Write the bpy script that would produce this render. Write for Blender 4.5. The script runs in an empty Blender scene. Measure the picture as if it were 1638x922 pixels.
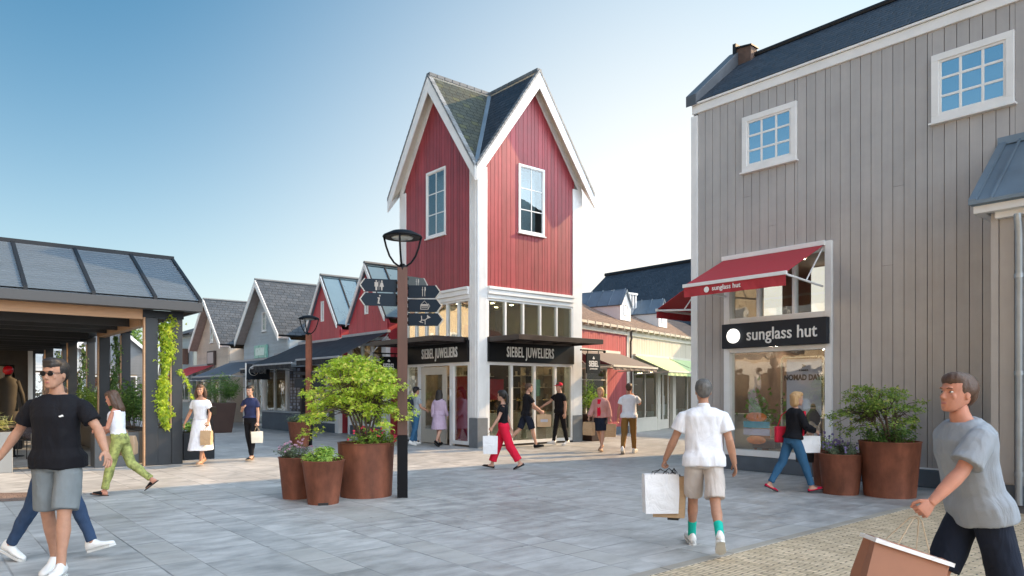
import bpy, bmesh, math, random
import numpy as np
from mathutils import Vector, Matrix, Euler, noise
from math import radians as R, sin, cos, pi, atan2, sqrt
random.seed(7); np.random.seed(7)
sc = bpy.context.scene
COL = sc.collection

# ------------------------------------------------------------ camera, sky, sun, exposure
YAW = math.atan(969/1150)
CAMH = 1.6
FOC = 1150.0; CX = 819.0; HY = 626.0
cam = bpy.data.cameras.new('camera'); camo = bpy.data.objects.new('camera', cam); COL.objects.link(camo)
sc.camera = camo
cam.sensor_width = 36; cam.lens = FOC/1638*36
cam.shift_y = (HY-461)/1638
cam.clip_start = .05; cam.clip_end = 2000
camo.location = (0, 0, CAMH); camo.rotation_euler = (R(90), 0, -YAW)

SUN_EL = R(28); SUN_D = Vector((-.98, .20, 0)).normalized()
LIGHT = Vector((SUN_D.x*cos(SUN_EL), SUN_D.y*cos(SUN_EL), -sin(SUN_EL)))
sl = bpy.data.lights.new('sun', 'SUN'); so = bpy.data.objects.new('sun', sl); COL.objects.link(so)
sl.energy = 5.0; sl.angle = R(.6); sl.color = (1.0, .66, .34)
so.rotation_euler = LIGHT.to_track_quat('-Z', 'Y').to_euler()
so.location = (20, -4, 20)

world = bpy.data.worlds.new('World'); sc.world = world; world.use_nodes = True
wn = world.node_tree; bg = wn.nodes['Background']
sky = wn.nodes.new('ShaderNodeTexSky'); sky.sky_type = 'NISHITA'; sky.sun_disc = False
sky.sun_elevation = SUN_EL; sky.sun_rotation = atan2(-SUN_D.x, -SUN_D.y)
sky.air_density = 1.0; sky.dust_density = 1.0; sky.ozone_density = 2.0; sky.altitude = 0
# thin evening haze: brightens the sky towards the horizon, strongest to the north-east
tc = wn.nodes.new('ShaderNodeTexCoord')
sep = wn.nodes.new('ShaderNodeSeparateXYZ'); wn.links.new(tc.outputs['Generated'], sep.inputs[0])
def wm(op, a, b=None):
    n = wn.nodes.new('ShaderNodeMath'); n.operation = op
    for i, v in enumerate((a, b)):
        if v is None: continue
        if isinstance(v, (int, float)): n.inputs[i].default_value = v
        else: wn.links.new(v, n.inputs[i])
    return n.outputs[0]
def dot(vec, lo, hi, pw):
    dp = wn.nodes.new('ShaderNodeVectorMath'); dp.operation = 'DOT_PRODUCT'
    wn.links.new(tc.outputs['Generated'], dp.inputs[0]); dp.inputs[1].default_value = Vector(vec).normalized()
    mr = wn.nodes.new('ShaderNodeMapRange'); wn.links.new(dp.outputs['Value'], mr.inputs[0])
    mr.inputs[1].default_value = lo; mr.inputs[2].default_value = hi
    return wm('POWER', mr.outputs[0], pw)
def wmix(f, a, b, mode='MIX'):
    mx = wn.nodes.new('ShaderNodeMix'); mx.data_type = 'RGBA'; mx.blend_type = mode
    for i, v in ((0, f), (6, a), (7, b)):
        if isinstance(v, (int, float)): mx.inputs[i].default_value = v
        elif isinstance(v, tuple): mx.inputs[i].default_value = (*v, 1)
        else: wn.links.new(v, mx.inputs[i])
    return mx.outputs[2]
side = dot((.84, .53, .06), .58, 1.0, 2.6)
hz = wm('POWER', wm('SUBTRACT', 1.0, wm('MAXIMUM', sep.outputs[2], 0.0)), 5.0)
fac = wm('MINIMUM', wm('ADD', wm('MULTIPLY', side, .95), wm('MULTIPLY', hz, wm('SUBTRACT', .88, wm('MULTIPLY', side, .2)))), 1.0)
blue = wmix(1.0, sky.outputs[0], (.33, .86, .93), 'MULTIPLY')
c1 = wmix(fac, blue, (6.6, 6.45, 6.05))
fill_glow = wm('MULTIPLY', dot((.35, -.90, .45), .28, 1.0, 1.2), 25.0)     # added fill light: unseen sky lobe behind the viewer, off the sun
gl = wn.nodes.new('ShaderNodeVectorMath'); gl.operation = 'SCALE'; gl.inputs[0].default_value = (.88, .93, 1.0); wn.links.new(fill_glow, gl.inputs['Scale'])
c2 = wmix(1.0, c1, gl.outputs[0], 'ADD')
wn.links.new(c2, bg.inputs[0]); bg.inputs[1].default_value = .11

sc.view_settings.view_transform = 'Standard'; sc.view_settings.look = 'None'
sc.view_settings.gamma = 1; sc.view_settings.use_curve_mapping = False
sc.view_settings.exposure = .70
sc.render.engine = 'CYCLES'
cy = sc.cycles
cy.use_denoising = True
cy.max_bounces = 8; cy.diffuse_bounces = 4; cy.glossy_bounces = 4; cy.transmission_bounces = 4; cy.transparent_max_bounces = 12
cy.caustics_reflective = False; cy.caustics_refractive = False; cy.sample_clamp_indirect = 6

# ------------------------------------------------------------ pixel -> place helpers (photograph pixels, 1638 wide)
FW = Vector((sin(YAW), cos(YAW), 0)); RT = Vector((cos(YAW), -sin(YAW), 0))
def W(X, Y, z=0.): return RT*X + FW*Y + Vector((0, 0, z))
def ground(px, py):
    Y = CAMH*FOC/(py-HY); return W((px-CX)/FOC*Y, Y)
def at(px, Y, z=0.): return W((px-CX)/FOC*Y, Y, z)
def heading(deg):
    """0 = away from the camera, 90 = picture right, 180 = towards camera -> rotation about z of a +y facing thing"""
    d = RT*sin(R(deg)) + FW*cos(R(deg)); return atan2(-d.x, d.y)

# ------------------------------------------------------------ materials
MATS = {}
class NT:
    def __init__(s, m): s.t = m.node_tree
    def n(s, t, **k):
        o = s.t.nodes.new(t)
        for a, v in k.items(): setattr(o, a, v)
        return o
    def l(s, a, b): s.t.links.new(a, b)
    def m(s, op, a, b=None, c=None, clamp=False):
        o = s.t.nodes.new('ShaderNodeMath'); o.operation = op; o.use_clamp = clamp
        for i, v in enumerate((a, b, c)):
            if v is None: continue
            if isinstance(v, (int, float)): o.inputs[i].default_value = v
            else: s.l(v, o.inputs[i])
        return o.outputs[0]
    def mixc(s, f, a, b, mode='MIX'):
        o = s.t.nodes.new('ShaderNodeMix'); o.data_type = 'RGBA'; o.blend_type = mode
        for i, v in ((0, f), (6, a), (7, b)):
            if isinstance(v, (int, float)): o.inputs[i].default_value = v
            elif isinstance(v, tuple): o.inputs[i].default_value = (*v[:3], 1)
            else: s.l(v, o.inputs[i])
        return o.outputs[2]
    def noise(s, vec, scale, detail=3, rough=.55, sx=None):
        if sx:
            mp = s.n('ShaderNodeMapping'); s.l(vec, mp.inputs[0]); mp.inputs['Scale'].default_value = sx; vec = mp.outputs[0]
        o = s.n('ShaderNodeTexNoise'); s.l(vec, o.inputs['Vector']); o.inputs['Scale'].default_value = scale
        o.inputs['Detail'].default_value = detail; o.inputs['Roughness'].default_value = rough
        return o.outputs['Fac']
    def rng(s, v, a, b, c, d):
        o = s.n('ShaderNodeMapRange'); s.l(v, o.inputs[0])
        for i, x in enumerate((a, b, c, d)): o.inputs[i+1].default_value = x
        return o.outputs[0]
    def bump(s, h, dist=.01, st=1., nrm=None):
        o = s.n('ShaderNodeBump'); s.l(h, o.inputs['Height']); o.inputs['Distance'].default_value = dist; o.inputs['Strength'].default_value = st
        if nrm: s.l(nrm, o.inputs['Normal'])
        return o.outputs[0]
def newmat(name):
    m = bpy.data.materials.new(name); m.use_nodes = True; nt = NT(m)
    return m, nt, m.node_tree.nodes['Principled BSDF']
def folds(m, dist=.012, scale=6, stretch=(1, 1, .45)):
    """soft creases on top of a material's fine bump"""
    if m.get('folded'): return m
    m['folded'] = 1; nt = NT(m); b = m.node_tree.nodes['Principled BSDF']; tcn = nt.n('ShaderNodeTexCoord')
    n0 = nt.n('ShaderNodeTexNoise'); mp = nt.n('ShaderNodeMapping'); nt.l(tcn.outputs['Object'], mp.inputs[0]); mp.inputs['Scale'].default_value = stretch; mp.inputs['Rotation'].default_value = (.4, .3, 0)
    nt.l(mp.outputs[0], n0.inputs['Vector']); n0.inputs['Scale'].default_value = scale; n0.inputs['Detail'].default_value = 3; n0.inputs['Distortion'].default_value = 1.4
    old = b.inputs['Normal'].links[0].from_socket if b.inputs['Normal'].links else None
    nt.l(nt.bump(n0.outputs['Fac'], dist, 1., old), b.inputs['Normal']); return m
def hexc(h):
    h = h.lstrip('#'); c = [int(h[i:i+2], 16)/255 for i in (0, 2, 4)]
    return tuple(x/12.92 if x <= .04045 else ((x+.055)/1.055)**2.4 for x in c)
def pbr(name, col, rough=.6, var=.15, scale=6, bump=.0, bscale=60, metal=0, island=0., spec=.5, stretch=None, coord='Object', emis=None, sheen=0, dirt=0.):
    if name in MATS: return MATS[name]
    m, nt, b = newmat(name); MATS[name] = m
    tcn = nt.n('ShaderNodeTexCoord'); v = tcn.outputs[coord]
    n1 = nt.noise(v, scale, 4, .6, stretch)
    f = nt.rng(n1, .25, .75, 1-var, 1+var)
    if island:
        g = nt.n('ShaderNodeNewGeometry'); f = nt.m('MULTIPLY', f, nt.rng(g.outputs['Random Per Island'], 0, 1, 1-island, 1+island))
    if dirt:
        n3 = nt.noise(v, 1.3, 5, .65); f = nt.m('MULTIPLY', f, nt.rng(n3, .35, .7, 1-dirt, 1.0))
    h = nt.n('ShaderNodeHueSaturation'); h.inputs['Color'].default_value = (*col[:3], 1); nt.l(f, h.inputs['Value'])
    nt.l(h.outputs[0], b.inputs['Base Color'])
    b.inputs['Metallic'].default_value = metal; b.inputs['Specular IOR Level'].default_value = spec
    nt.l(nt.rng(n1, .2, .8, max(0.02, rough-.08), min(1, rough+.08)), b.inputs['Roughness'])
    if bump: nt.l(nt.bump(nt.noise(v, bscale, 3, .6), bump), b.inputs['Normal'])
    if emis: b.inputs['Emission Color'].default_value = (*col[:3], 1); b.inputs['Emission Strength'].default_value = emis
    if sheen: b.inputs['Sheen Weight'].default_value = sheen
    return m

def cellmat(name, c1, c2, joint, w, h, gap, rough=.5, bump=.006, split=False, spec=.5, grime=0., coord='Object', swap=False, tint=None, randoff=True, jointvar=False, streak=1., nb=.0025, rv=.16, dark=0.):
    """stones / bricks / slates: rows of cells with a random shift and a tone of their own"""
    m, nt, b = newmat(name); MATS[name] = m
    tcn = nt.n('ShaderNodeTexCoord'); v = tcn.outputs[coord]
    sp = nt.n('ShaderNodeSeparateXYZ'); nt.l(v, sp.inputs[0])
    X, Y = (sp.outputs[1], sp.outputs[0]) if swap else (sp.outputs[0], sp.outputs[1])
    yr = nt.m('DIVIDE', Y, h); row = nt.m('FLOOR', yr); fy = nt.m('FRACT', yr)
    if randoff:
        wn1 = nt.n('ShaderNodeTexWhiteNoise', noise_dimensions='1D'); nt.l(row, wn1.inputs['W']); off = wn1.outputs['Value']
        off = nt.m('ADD', nt.m('MULTIPLY', off, .9 if split else .35), nt.m('MULTIPLY', nt.m('MODULO', row, 2.), .5))
    else: off = nt.m('MULTIPLY', nt.m('MODULO', row, 2.), .5)
    xr = nt.m('ADD', nt.m('DIVIDE', X, w), off); colm = nt.m('FLOOR', xr); fx = nt.m('FRACT', xr)
    cv = nt.n('ShaderNodeCombineXYZ'); nt.l(colm, cv.inputs[0]); nt.l(row, cv.inputs[1])
    ew = eh = None
    if split:      # each cell is cut in two, lengthwise or crosswise at random
        wn3 = nt.n('ShaderNodeTexWhiteNoise', noise_dimensions='3D'); nt.l(cv.outputs[0], wn3.inputs['Vector'])
        k = nt.m('GREATER_THAN', wn3.outputs['Value'], .5); k2 = nt.m('SUBTRACT', 1., k)
        gx = nt.m('MULTIPLY', fx, nt.m('ADD', 1., k)); gy = nt.m('MULTIPLY', fy, nt.m('ADD', 1., k2))
        cid = nt.m('ADD', nt.m('MULTIPLY', nt.m('FLOOR', gx), .37), nt.m('MULTIPLY', nt.m('FLOOR', gy), .53))
        nt.l(cid, cv.inputs[2]); fx = nt.m('FRACT', gx); fy = nt.m('FRACT', gy)
        ew = nt.m('DIVIDE', w, nt.m('ADD', 1., k)); eh = nt.m('DIVIDE', h, nt.m('ADD', 1., k2))
    wn2 = nt.n('ShaderNodeTexWhiteNoise', noise_dimensions='3D'); nt.l(cv.outputs[0], wn2.inputs['Vector'])
    rnd = wn2.outputs['Value']
    def edge(f, size):
        d = nt.m('MULTIPLY', nt.m('MINIMUM', f, nt.m('SUBTRACT', 1., f)), size)
        return d
    d = nt.m('MINIMUM', edge(fx, ew or w), edge(fy, eh or h))
    wob = nt.m('MULTIPLY', nt.m('SUBTRACT', nt.noise(v, 9, 3), .5), gap*1.2)
    d = nt.m('ADD', d, wob)
    mask = nt.rng(d, gap*.35, gap*.9, 0, 1)      # 0 in the joint
    if jointvar:
        jn = nt.noise(v, .9, 2)
        mask = nt.m('MAXIMUM', mask, nt.rng(jn, .30, .56, 0.0, .88))
    # each cell has its own offset into the noise
    vm = nt.n('ShaderNodeVectorMath', operation='MULTIPLY_ADD'); nt.l(wn2.outputs['Color'], vm.inputs[0]); vm.inputs[1].default_value = (30, 30, 30); nt.l(v, vm.inputs[2])
    n1 = nt.noise(vm.outputs[0], 2.2, 5, .6, (1, 2.2, 1)); n2 = nt.noise(v, .35, 3)
    base = nt.mixc(nt.rng(rnd, 0, 1, .05, .95), c1, c2)
    val = nt.m('MULTIPLY', nt.rng(n1, .3, .72, 1-.28*streak, 1+.28*streak), nt.rng(n2, .3, .7, .9, 1.1))
    hs = nt.n('ShaderNodeHueSaturation'); nt.l(base, hs.inputs['Color']); nt.l(val, hs.inputs['Value'])
    outc = hs.outputs[0]
    if tint:   # scattered pieces of another tone
        outc = nt.mixc(nt.m('MULTIPLY', nt.m('GREATER_THAN', wn2.outputs['Value'], .88), .6), outc, tint)
    if grime:      # blotches and trodden-in spots
        g1 = nt.rng(nt.noise(v, .55, 6, .7), .50, .72, 0, grime); outc = nt.mixc(g1, outc, (.10, .098, .095))
        vo = nt.n('ShaderNodeTexVoronoi'); nt.l(v, vo.inputs['Vector']); vo.inputs['Scale'].default_value = 2.3
        g2 = nt.m('MULTIPLY', nt.m('LESS_THAN', vo.outputs['Distance'], .045), .55); outc = nt.mixc(g2, outc, (.07, .068, .065))
        g3 = nt.rng(nt.noise(v, 1.9, 5, .7), .56, .74, 0, grime*.8); outc = nt.mixc(g3, outc, (.50, .50, .49))
    nt.l(nt.mixc(mask, joint, outc), b.inputs['Base Color'])
    nt.l(nt.rng(nt.m('ADD', n1, nt.m('MULTIPLY', rnd, .3)), .2, 1., rough-rv, rough+rv), b.inputs['Roughness'])
    hgt = nt.m('ADD', nt.m('MULTIPLY', nt.rng(d, 0, gap*1.3, 0, 1), bump), nt.m('MULTIPLY', n1, nb))
    hgt = nt.m('ADD', hgt, nt.m('MULTIPLY', rnd, bump*.35))
    nt.l(nt.bump(hgt, 1.0), b.inputs['Normal'])
    b.inputs['Specular IOR Level'].default_value = spec
    return m

def glassmat(name, tint=(.8, .86, .85), refl=.12, rough=.0):
    m, nt, b = newmat(name); MATS[name] = m
    nt.t.nodes.remove(b); out = nt.t.nodes['Material Output']
    tr = nt.n('ShaderNodeBsdfTransparent'); tr.inputs[0].default_value = (*tint, 1)
    gl = nt.n('ShaderNodeBsdfGlossy'); gl.inputs['Roughness'].default_value = rough; gl.inputs[0].default_value = (1, 1, 1, 1)
    ge = nt.n('ShaderNodeNewGeometry'); dt = nt.n('ShaderNodeVectorMath', operation='DOT_PRODUCT'); nt.l(ge.outputs['Incoming'], dt.inputs[0]); nt.l(ge.outputs['Normal'], dt.inputs[1])
    fr = nt.m('MULTIPLY', nt.m('POWER', nt.m('SUBTRACT', 1., nt.m('ABSOLUTE', dt.outputs['Value'])), 5.), .93)
    f = nt.m('ADD', nt.m('ADD', fr, .05), refl, clamp=True)
    tcn = nt.n('ShaderNodeTexCoord')
    bm_ = nt.bump(nt.noise(tcn.outputs['Object'], 1.6, 2), .004); nt.l(bm_, gl.inputs['Normal'])
    ms = nt.n('ShaderNodeMixShader'); nt.l(f, ms.inputs[0]); nt.l(tr.outputs[0], ms.inputs[1]); nt.l(gl.outputs[0], ms.inputs[2])
    nt.l(ms.outputs[0], out.inputs[0]); return m

def leafmat(name, c1, c2, c3=None, trans=.5):
    m, nt, b = newmat(name); MATS[name] = m
    g = nt.n('ShaderNodeNewGeometry'); r = g.outputs['Random Per Island']
    cr = nt.n('ShaderNodeValToRGB'); nt.l(r, cr.inputs[0]); el = cr.color_ramp.elements
    el[0].color = (*c1, 1); el[1].color = (*c2, 1)
    if c3: q = el.new(.85); q.color = (*c2, 1); el[2].color = (*c3, 1)
    nt.l(cr.outputs[0], b.inputs['Base Color']); b.inputs['Roughness'].default_value = .5
    out = nt.t.nodes['Material Output']
    tl = nt.n('ShaderNodeBsdfTranslucent'); nt.l(nt.mixc(1., cr.outputs[0], (1.0, 1.15, .6), 'MULTIPLY'), tl.inputs[0])
    ms = nt.n('ShaderNodeMixShader'); ms.inputs[0].default_value = trans
    nt.l(b.outputs[0], ms.inputs[1]); nt.l(tl.outputs[0], ms.inputs[2]); nt.l(ms.outputs[0], out.inputs[0])
    return m

# ------------------------------------------------------------ mesh collector
class MB:
    def __init__(s): s.v = []; s.f = []; s.uv = None; s.mi = []; s.cur = 0
    def add(s, vs, fs):
        o = len(s.v); s.v += [tuple(v) for v in vs]; s.f += [tuple(i+o for i in f) for f in fs]; s.mi += [s.cur]*len(fs); return s
    def box(s, x0, x1, y0, y1, z0, z1):
        if x0 > x1: x0, x1 = x1, x0
        if y0 > y1: y0, y1 = y1, y0
        if z0 > z1: z0, z1 = z1, z0
        v = [(x0,y0,z0),(x1,y0,z0),(x1,y1,z0),(x0,y1,z0),(x0,y0,z1),(x1,y0,z1),(x1,y1,z1),(x0,y1,z1)]
        return s.add(v, [(0,3,2,1),(4,5,6,7),(0,1,5,4),(1,2,6,5),(2,3,7,6),(3,0,4,7)])
    def hexa(s, v8):
        return s.add(v8, [(0,3,2,1),(4,5,6,7),(0,1,5,4),(1,2,6,5),(2,3,7,6),(3,0,4,7)])
    def prism(s, poly, a, b, axis='y'):
        """poly: 2D points; extruded along axis from a to b"""
        n = len(poly)
        def P(p, t): return {'y': (p[0], t, p[1]), 'z': (p[0], p[1], t), 'x': (t, p[0], p[1])}[axis]
        v = [P(p, a) for p in poly] + [P(p, b) for p in poly]
        f = [tuple(range(n)), tuple(reversed(range(n, 2*n)))]
        f += [(i, i+n, (i+1) % n+n, (i+1) % n) for i in range(n)]
        return s.add(v, f)
    def loft(s, rings, cap=True):
        n = len(rings[0]); o = [p for r in rings for p in r]; f = []
        for k in range(len(rings)-1):
            for i in range(n):
                j = (i+1) % n; f.append((k*n+i, k*n+j, (k+1)*n+j, (k+1)*n+i))
        if cap: f.append(tuple(reversed(range(n)))); f.append(tuple(range((len(rings)-1)*n, len(rings)*n)))
        return s.add(o, f)
    def tube(s, pts, rad, n=8, cap=True, flat=1.):
        pts = [Vector(p) for p in pts]
        if isinstance(rad, (int, float)): rad = [rad]*len(pts)
        rings = []; up = None
        for i, p in enumerate(pts):
            d = (pts[min(i+1, len(pts)-1)] - pts[max(i-1, 0)]).normalized()
            if up is None:
                up = Vector((0, 0, 1)) if abs(d.z) < .9 else Vector((0, 1, 0))
            x = d.cross(up).normalized(); y = x.cross(d).normalized(); up = y
            rings.append([p + (x*cos(2*pi*k/n)*rad[i] + y*sin(2*pi*k/n)*rad[i]*flat) for k in range(n)])
        return s.loft(rings, cap)
    def lathe(s, prof, n=24, c=(0, 0, 0)):
        rings = [[(c[0]+r*cos(2*pi*k/n), c[1]+r*sin(2*pi*k/n), c[2]+z) for k in range(n)] for r, z in prof]
        return s.loft(rings, True)
    def ball(s, c, r, n=12, m=8):
        rx, ry, rz = (r, r, r) if isinstance(r, (int, float)) else r
        rings = [[(c[0]+rx*sin(pi*j/m)*cos(2*pi*k/n), c[1]+ry*sin(pi*j/m)*sin(2*pi*k/n), c[2]-rz*cos(pi*j/m)) for k in range(n)] for j in range(1, m)]
        return s.loft(rings, True)
    def data(s, name, mats, smooth=False, recalc=True):
        me = bpy.data.meshes.new(name); me.from_pydata(s.v, [], s.f)
        for m in (mats if isinstance(mats, (list, tuple)) else [mats]): me.materials.append(m)
        if any(s.mi): me.polygons.foreach_set('material_index', s.mi)
        if recalc and len(s.f) < 200000:
            bm = bmesh.new(); bm.from_mesh(me); bmesh.ops.recalc_face_normals(bm, faces=bm.faces); bm.to_mesh(me); bm.free()
        if smooth: me.polygons.foreach_set('use_smooth', [True]*len(me.polygons))
        me.update(); return me
    def build(s, name, mats, parent=None, smooth=False, bevel=0, sharp=None):
        me = s.data(name, mats, smooth)
        if sharp is not None:
            bm = bmesh.new(); bm.from_mesh(me)
            for f in bm.faces: f.smooth = True
            for e_ in bm.edges:
                if len(e_.link_faces) == 2 and e_.calc_face_angle(0) > R(sharp): e_.smooth = False
            bm.to_mesh(me); bm.free()
        o = bpy.data.objects.new(name, me); COL.objects.link(o)
        if parent: o.parent = parent
        if bevel:
            b = o.modifiers.new('edge', 'BEVEL'); b.width = bevel; b.segments = 1; b.limit_method = 'ANGLE'; b.angle_limit = R(40)
        return o

def thing(name, label, cat, loc=(0, 0, 0), rz=0, group=None):
    o = bpy.data.objects.new(name, None); COL.objects.link(o); o.location = loc; o.rotation_euler = (0, 0, rz)
    o.empty_display_size = .2
    return tag(o, label, cat, group)
def tag(o, label, cat, group=None):
    o['label'] = label; o['category'] = cat
    if group: o['group'] = group
    return o
def struct(o): o['kind'] = 'structure'; return o
def copy_tree(o, parent=None):
    c = o.copy(); COL.objects.link(c); c.parent = parent
    for ch in list(o.children): copy_tree(ch, c)
    return c

_txt = {}
def textmesh(txt, size=1., xs=1., ext=.01, bold=0., align='CENTER', spacing=1.):
    """flat lettering in the x/z plane facing -y, centred on the origin"""
    cu = bpy.data.curves.new('t', 'FONT'); cu.body = txt; cu.size = size; cu.align_x = align; cu.align_y = 'CENTER'
    cu.extrude = ext/2; cu.offset = bold; cu.space_character = spacing; cu.resolution_u = 3
    o = bpy.data.objects.new('t', cu); COL.objects.link(o); dg = bpy.context.evaluated_depsgraph_get()
    me = bpy.data.meshes.new_from_object(o.evaluated_get(dg)); vs = [(v.co.x*xs, -v.co.z, v.co.y) for v in me.vertices]
    fs = [tuple(p.vertices) for p in me.polygons]
    bpy.data.objects.remove(o); bpy.data.curves.remove(cu); bpy.data.meshes.remove(me)
    return vs, fs
def addtext(mb, txt, size, x, y, z, xs=1., ext=.01, bold=0., spacing=1., align='CENTER'):
    vs, fs = textmesh(txt, size, xs, ext, bold, align, spacing)
    mb.add([(a+x, b+y, c+z) for a, b, c in vs], fs)

# facade cladding: separate boards, vertical, clipped by a top profile and openings; in local x (along), y (out = -), z
def boards(mb, x0, x1, zb, ztop, w, y=0., th=.02, holes=(), gap=.006, joints=0., jit=.0, rnd=random):
    x = x0
    while x < x1 - .01:
        ww = w*(1+rnd.uniform(-jit, jit)); xe = min(x+ww, x1)
        cut = [q for h in holes for q in h[:2] if x+.012 < q < xe-.012]      # boards are notched at an opening
        if cut: xe = min(cut)
        a, b = x+(gap/2 if not cut or x not in [q for h in holes for q in h[:2]] else 0), xe-(gap/2 if not cut else 0)
        ivs = [(zb, None)]
        zt0, zt1 = ztop(a), ztop(b); segs = []
        hs = sorted([(h[2], h[3]) for h in holes if h[0] < b-.01 and h[1] > a+.01])
        # boards partly covered by an opening are cut as whole: trim covers the edge
        z = zb
        for h0, h1 in hs:
            if h0 > z: segs.append((z, h0, h0))
            z = max(z, h1)
        segs.append((z, zt0, zt1))
        yo = y + rnd.uniform(-.0012, .0012)
        for s0, sa, sb in segs:
            if min(sa, sb) <= s0+.005 and max(sa, sb) <= s0+.02: continue
            parts = [(s0, s0, sa, sb)]
            if joints and rnd.random() < joints:
                zj = s0+(min(sa, sb)-s0)*rnd.uniform(.2, .8)
                parts = [(s0, s0, zj-.002, zj-.002), (zj+.002, zj+.002, sa, sb)]
            for p0, p1, t0, t1 in parts:
                t0, t1 = max(t0, p0+.001), max(t1, p1+.001)
                mb.hexa([(a, yo-th, p0), (b, yo-th, p1), (b, yo, p1), (a, yo, p0), (a, yo-th, t0), (b, yo-th, t1), (b, yo, t1), (a, yo, t0)])
        x = xe
def laps(mb, x0, x1, zb, zt, h, y=0., left=None, right=None, holes=()):
    """horizontal lap siding; left(z)/right(z) give the outline"""
    z = zb
    while z < zt-.01:
        ze = min(z+h, zt); l0 = left(z) if left else x0; l1 = left(ze) if left else x0; r0 = right(z) if right else x1; r1 = right(ze) if right else x1
        if r0-l0 > .02:
            if r1 <= l1: l1 = r1 = (l1+r1)/2; r1 += .002
            segs = [(l0, r0, l1, r1)]
            for hx0, hx1, hz0, hz1 in holes:
                if hz0 < ze-.01 and hz1 > z+.01:
                    ns = []
                    for a, b, c, d in segs:
                        if hx0 > a and hx1 < b: ns += [(a, hx0, c, hx0), (hx1, b, hx1, d)]
                        else: ns.append((a, b, c, d))
                    segs = ns
            for a, b, c, d in segs:
                mb.hexa([(a, y-.026, z), (b, y-.026, z), (b, y, z), (a, y, z), (c, y-.008, ze), (d, y-.008, ze), (d, y, ze), (c, y, ze)])
        z = ze

def roofslab(name, p00, p10, p11, p01, th, mat, parent, uvscale=1.):
    """sloping slab: p00-p10 is the eave, p01-p11 the ridge; top face gets metric uv"""
    P = [Vector(p) for p in (p00, p10, p11, p01)]
    n = (P[1]-P[0]).cross(P[3]-P[0]).normalized()
    if n.z < 0: n = -n
    vs = [p - n*th for p in P] + P
    me = bpy.data.meshes.new(name); me.from_pydata([tuple(v) for v in vs], [], [(0,3,2,1),(4,5,6,7),(0,1,5,4),(1,2,6,5),(2,3,7,6),(3,0,4,7)])
    ux = (P[1]-P[0]).normalized(); uy = n.cross(ux)
    uvl = me.uv_layers.new(name='UVMap')
    for l in me.loops:
        c = me.vertices[l.vertex_index].co - P[0]; uvl.data[l.index].uv = (c.dot(ux), c.dot(uy)*(1 if uy.z > 0 else -1))
    me.materials.append(mat)
    bm = bmesh.new(); bm.from_mesh(me); bmesh.ops.recalc_face_normals(bm, faces=bm.faces); bm.to_mesh(me); bm.free()
    o = bpy.data.objects.new(name, me); COL.objects.link(o); o.parent = parent; return o

# ------------------------------------------------------------ shared materials
WHITE = pbr('white_paint', (.82, .83, .83), .38, .05, 3, dirt=.10)
CREAM = pbr('cream_paint', (.62, .58, .50), .45, .05, 3, dirt=.1)
BLACKM = pbr('black_metal', (.006, .0065, .008), .5, .2, 5, spec=.15)
ANTH = pbr('anthracite_metal', (.016, .020, .026), .5, .15, 4, dirt=.2, spec=.25)
ZINC = pbr('zinc_sheet', (.17, .23, .29), .38, .12, 2, metal=.35, island=.06, dirt=.15)
ZINCB = pbr('zinc_pipe', (.34, .38, .42), .35, .12, 5, metal=.6)
REDB = pbr('red_boards', (.32, .044, .056), .45, .16, 3, island=.17, stretch=(6, 6, .35), bump=.001, bscale=30, dirt=.22)
GREYB = pbr('taupe_boards', (.435, .412, .398), .20, .05, 2, island=.045, stretch=(6, 6, .4), dirt=.12)
PLINTH = pbr('plinth_render', (.10, .125, .155), .7, .12, 5, bump=.002, dirt=.2)
SLATE = cellmat('slate_roof', (.020, .030, .045), (.036, .050, .070), (.008, .010, .013), .26, .17, .012, .62, .012, coord='UV', streak=.8, spec=.22)
SLATE_M = cellmat('mossy_slate_roof', (.028, .038, .036), (.058, .068, .054), (.008, .010, .010), .26, .17, .012, .65, .012, coord='UV', tint=(.07, .08, .04), spec=.22)
SLATE_G = cellmat('grey_slate_roof', (.045, .058, .075), (.075, .088, .105), (.02, .024, .03), .28, .2, .014, .7, .014, coord='UV', spec=.2)
TILE_B = cellmat('brown_tile_roof', (.15, .105, .085), (.23, .165, .13), (.03, .024, .02), .22, .26, .02, .7, .02, coord='UV', spec=.25)
GLASS = glassmat('shop_glass', (.80, .84, .82), .10)
GLASS_U = glassmat('upper_glass', (.55, .58, .52), .35)
GLASS_S = glassmat('sky_glass', (.35, .5, .6), .45)
CORTEN = pbr('corten_steel', (.25, .088, .050), .62, .42, 2.6, bump=.0016, bscale=40, metal=.1, spec=.35, dirt=.45, stretch=(2.2, 2.2, .8))
TIMBER = pbr('timber', (.50, .30, .17), .55, .14, 3, stretch=(.6, 8, 8), bump=.001)
SOIL = pbr('soil', (.03, .022, .016), .9, .4, 20, bump=.01)
GOLDL = pbr('display_lamp', (1, .80, .50), emis=30)
RED_F = pbr('red_fabric', (.42, .035, .045), .8, .06, 3, bump=.001, bscale=200)
BLK_F = pbr('black_fabric', (.02, .021, .026), .75, .1, 3)
BLU_F = pbr('slate_blue_fabric', (.07, .09, .12), .75, .08, 3)
TXTW = pbr('white_lettering', (.80, .80, .78), .5, .02, 3)
SIGNB = pbr('black_sign', (.005, .006, .008), .4, .05, 3, spec=.25)
SIGND = pbr('dark_blue_sign', (.014, .020, .030), .4, .05, 3, spec=.25)
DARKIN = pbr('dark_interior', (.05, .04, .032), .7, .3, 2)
WARMIN = pbr('warm_interior', (.36, .27, .18), .7, .2, 2)
SHOPFL = pbr('shop_floor', (.16, .12, .09), .4, .2, 2)
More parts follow.
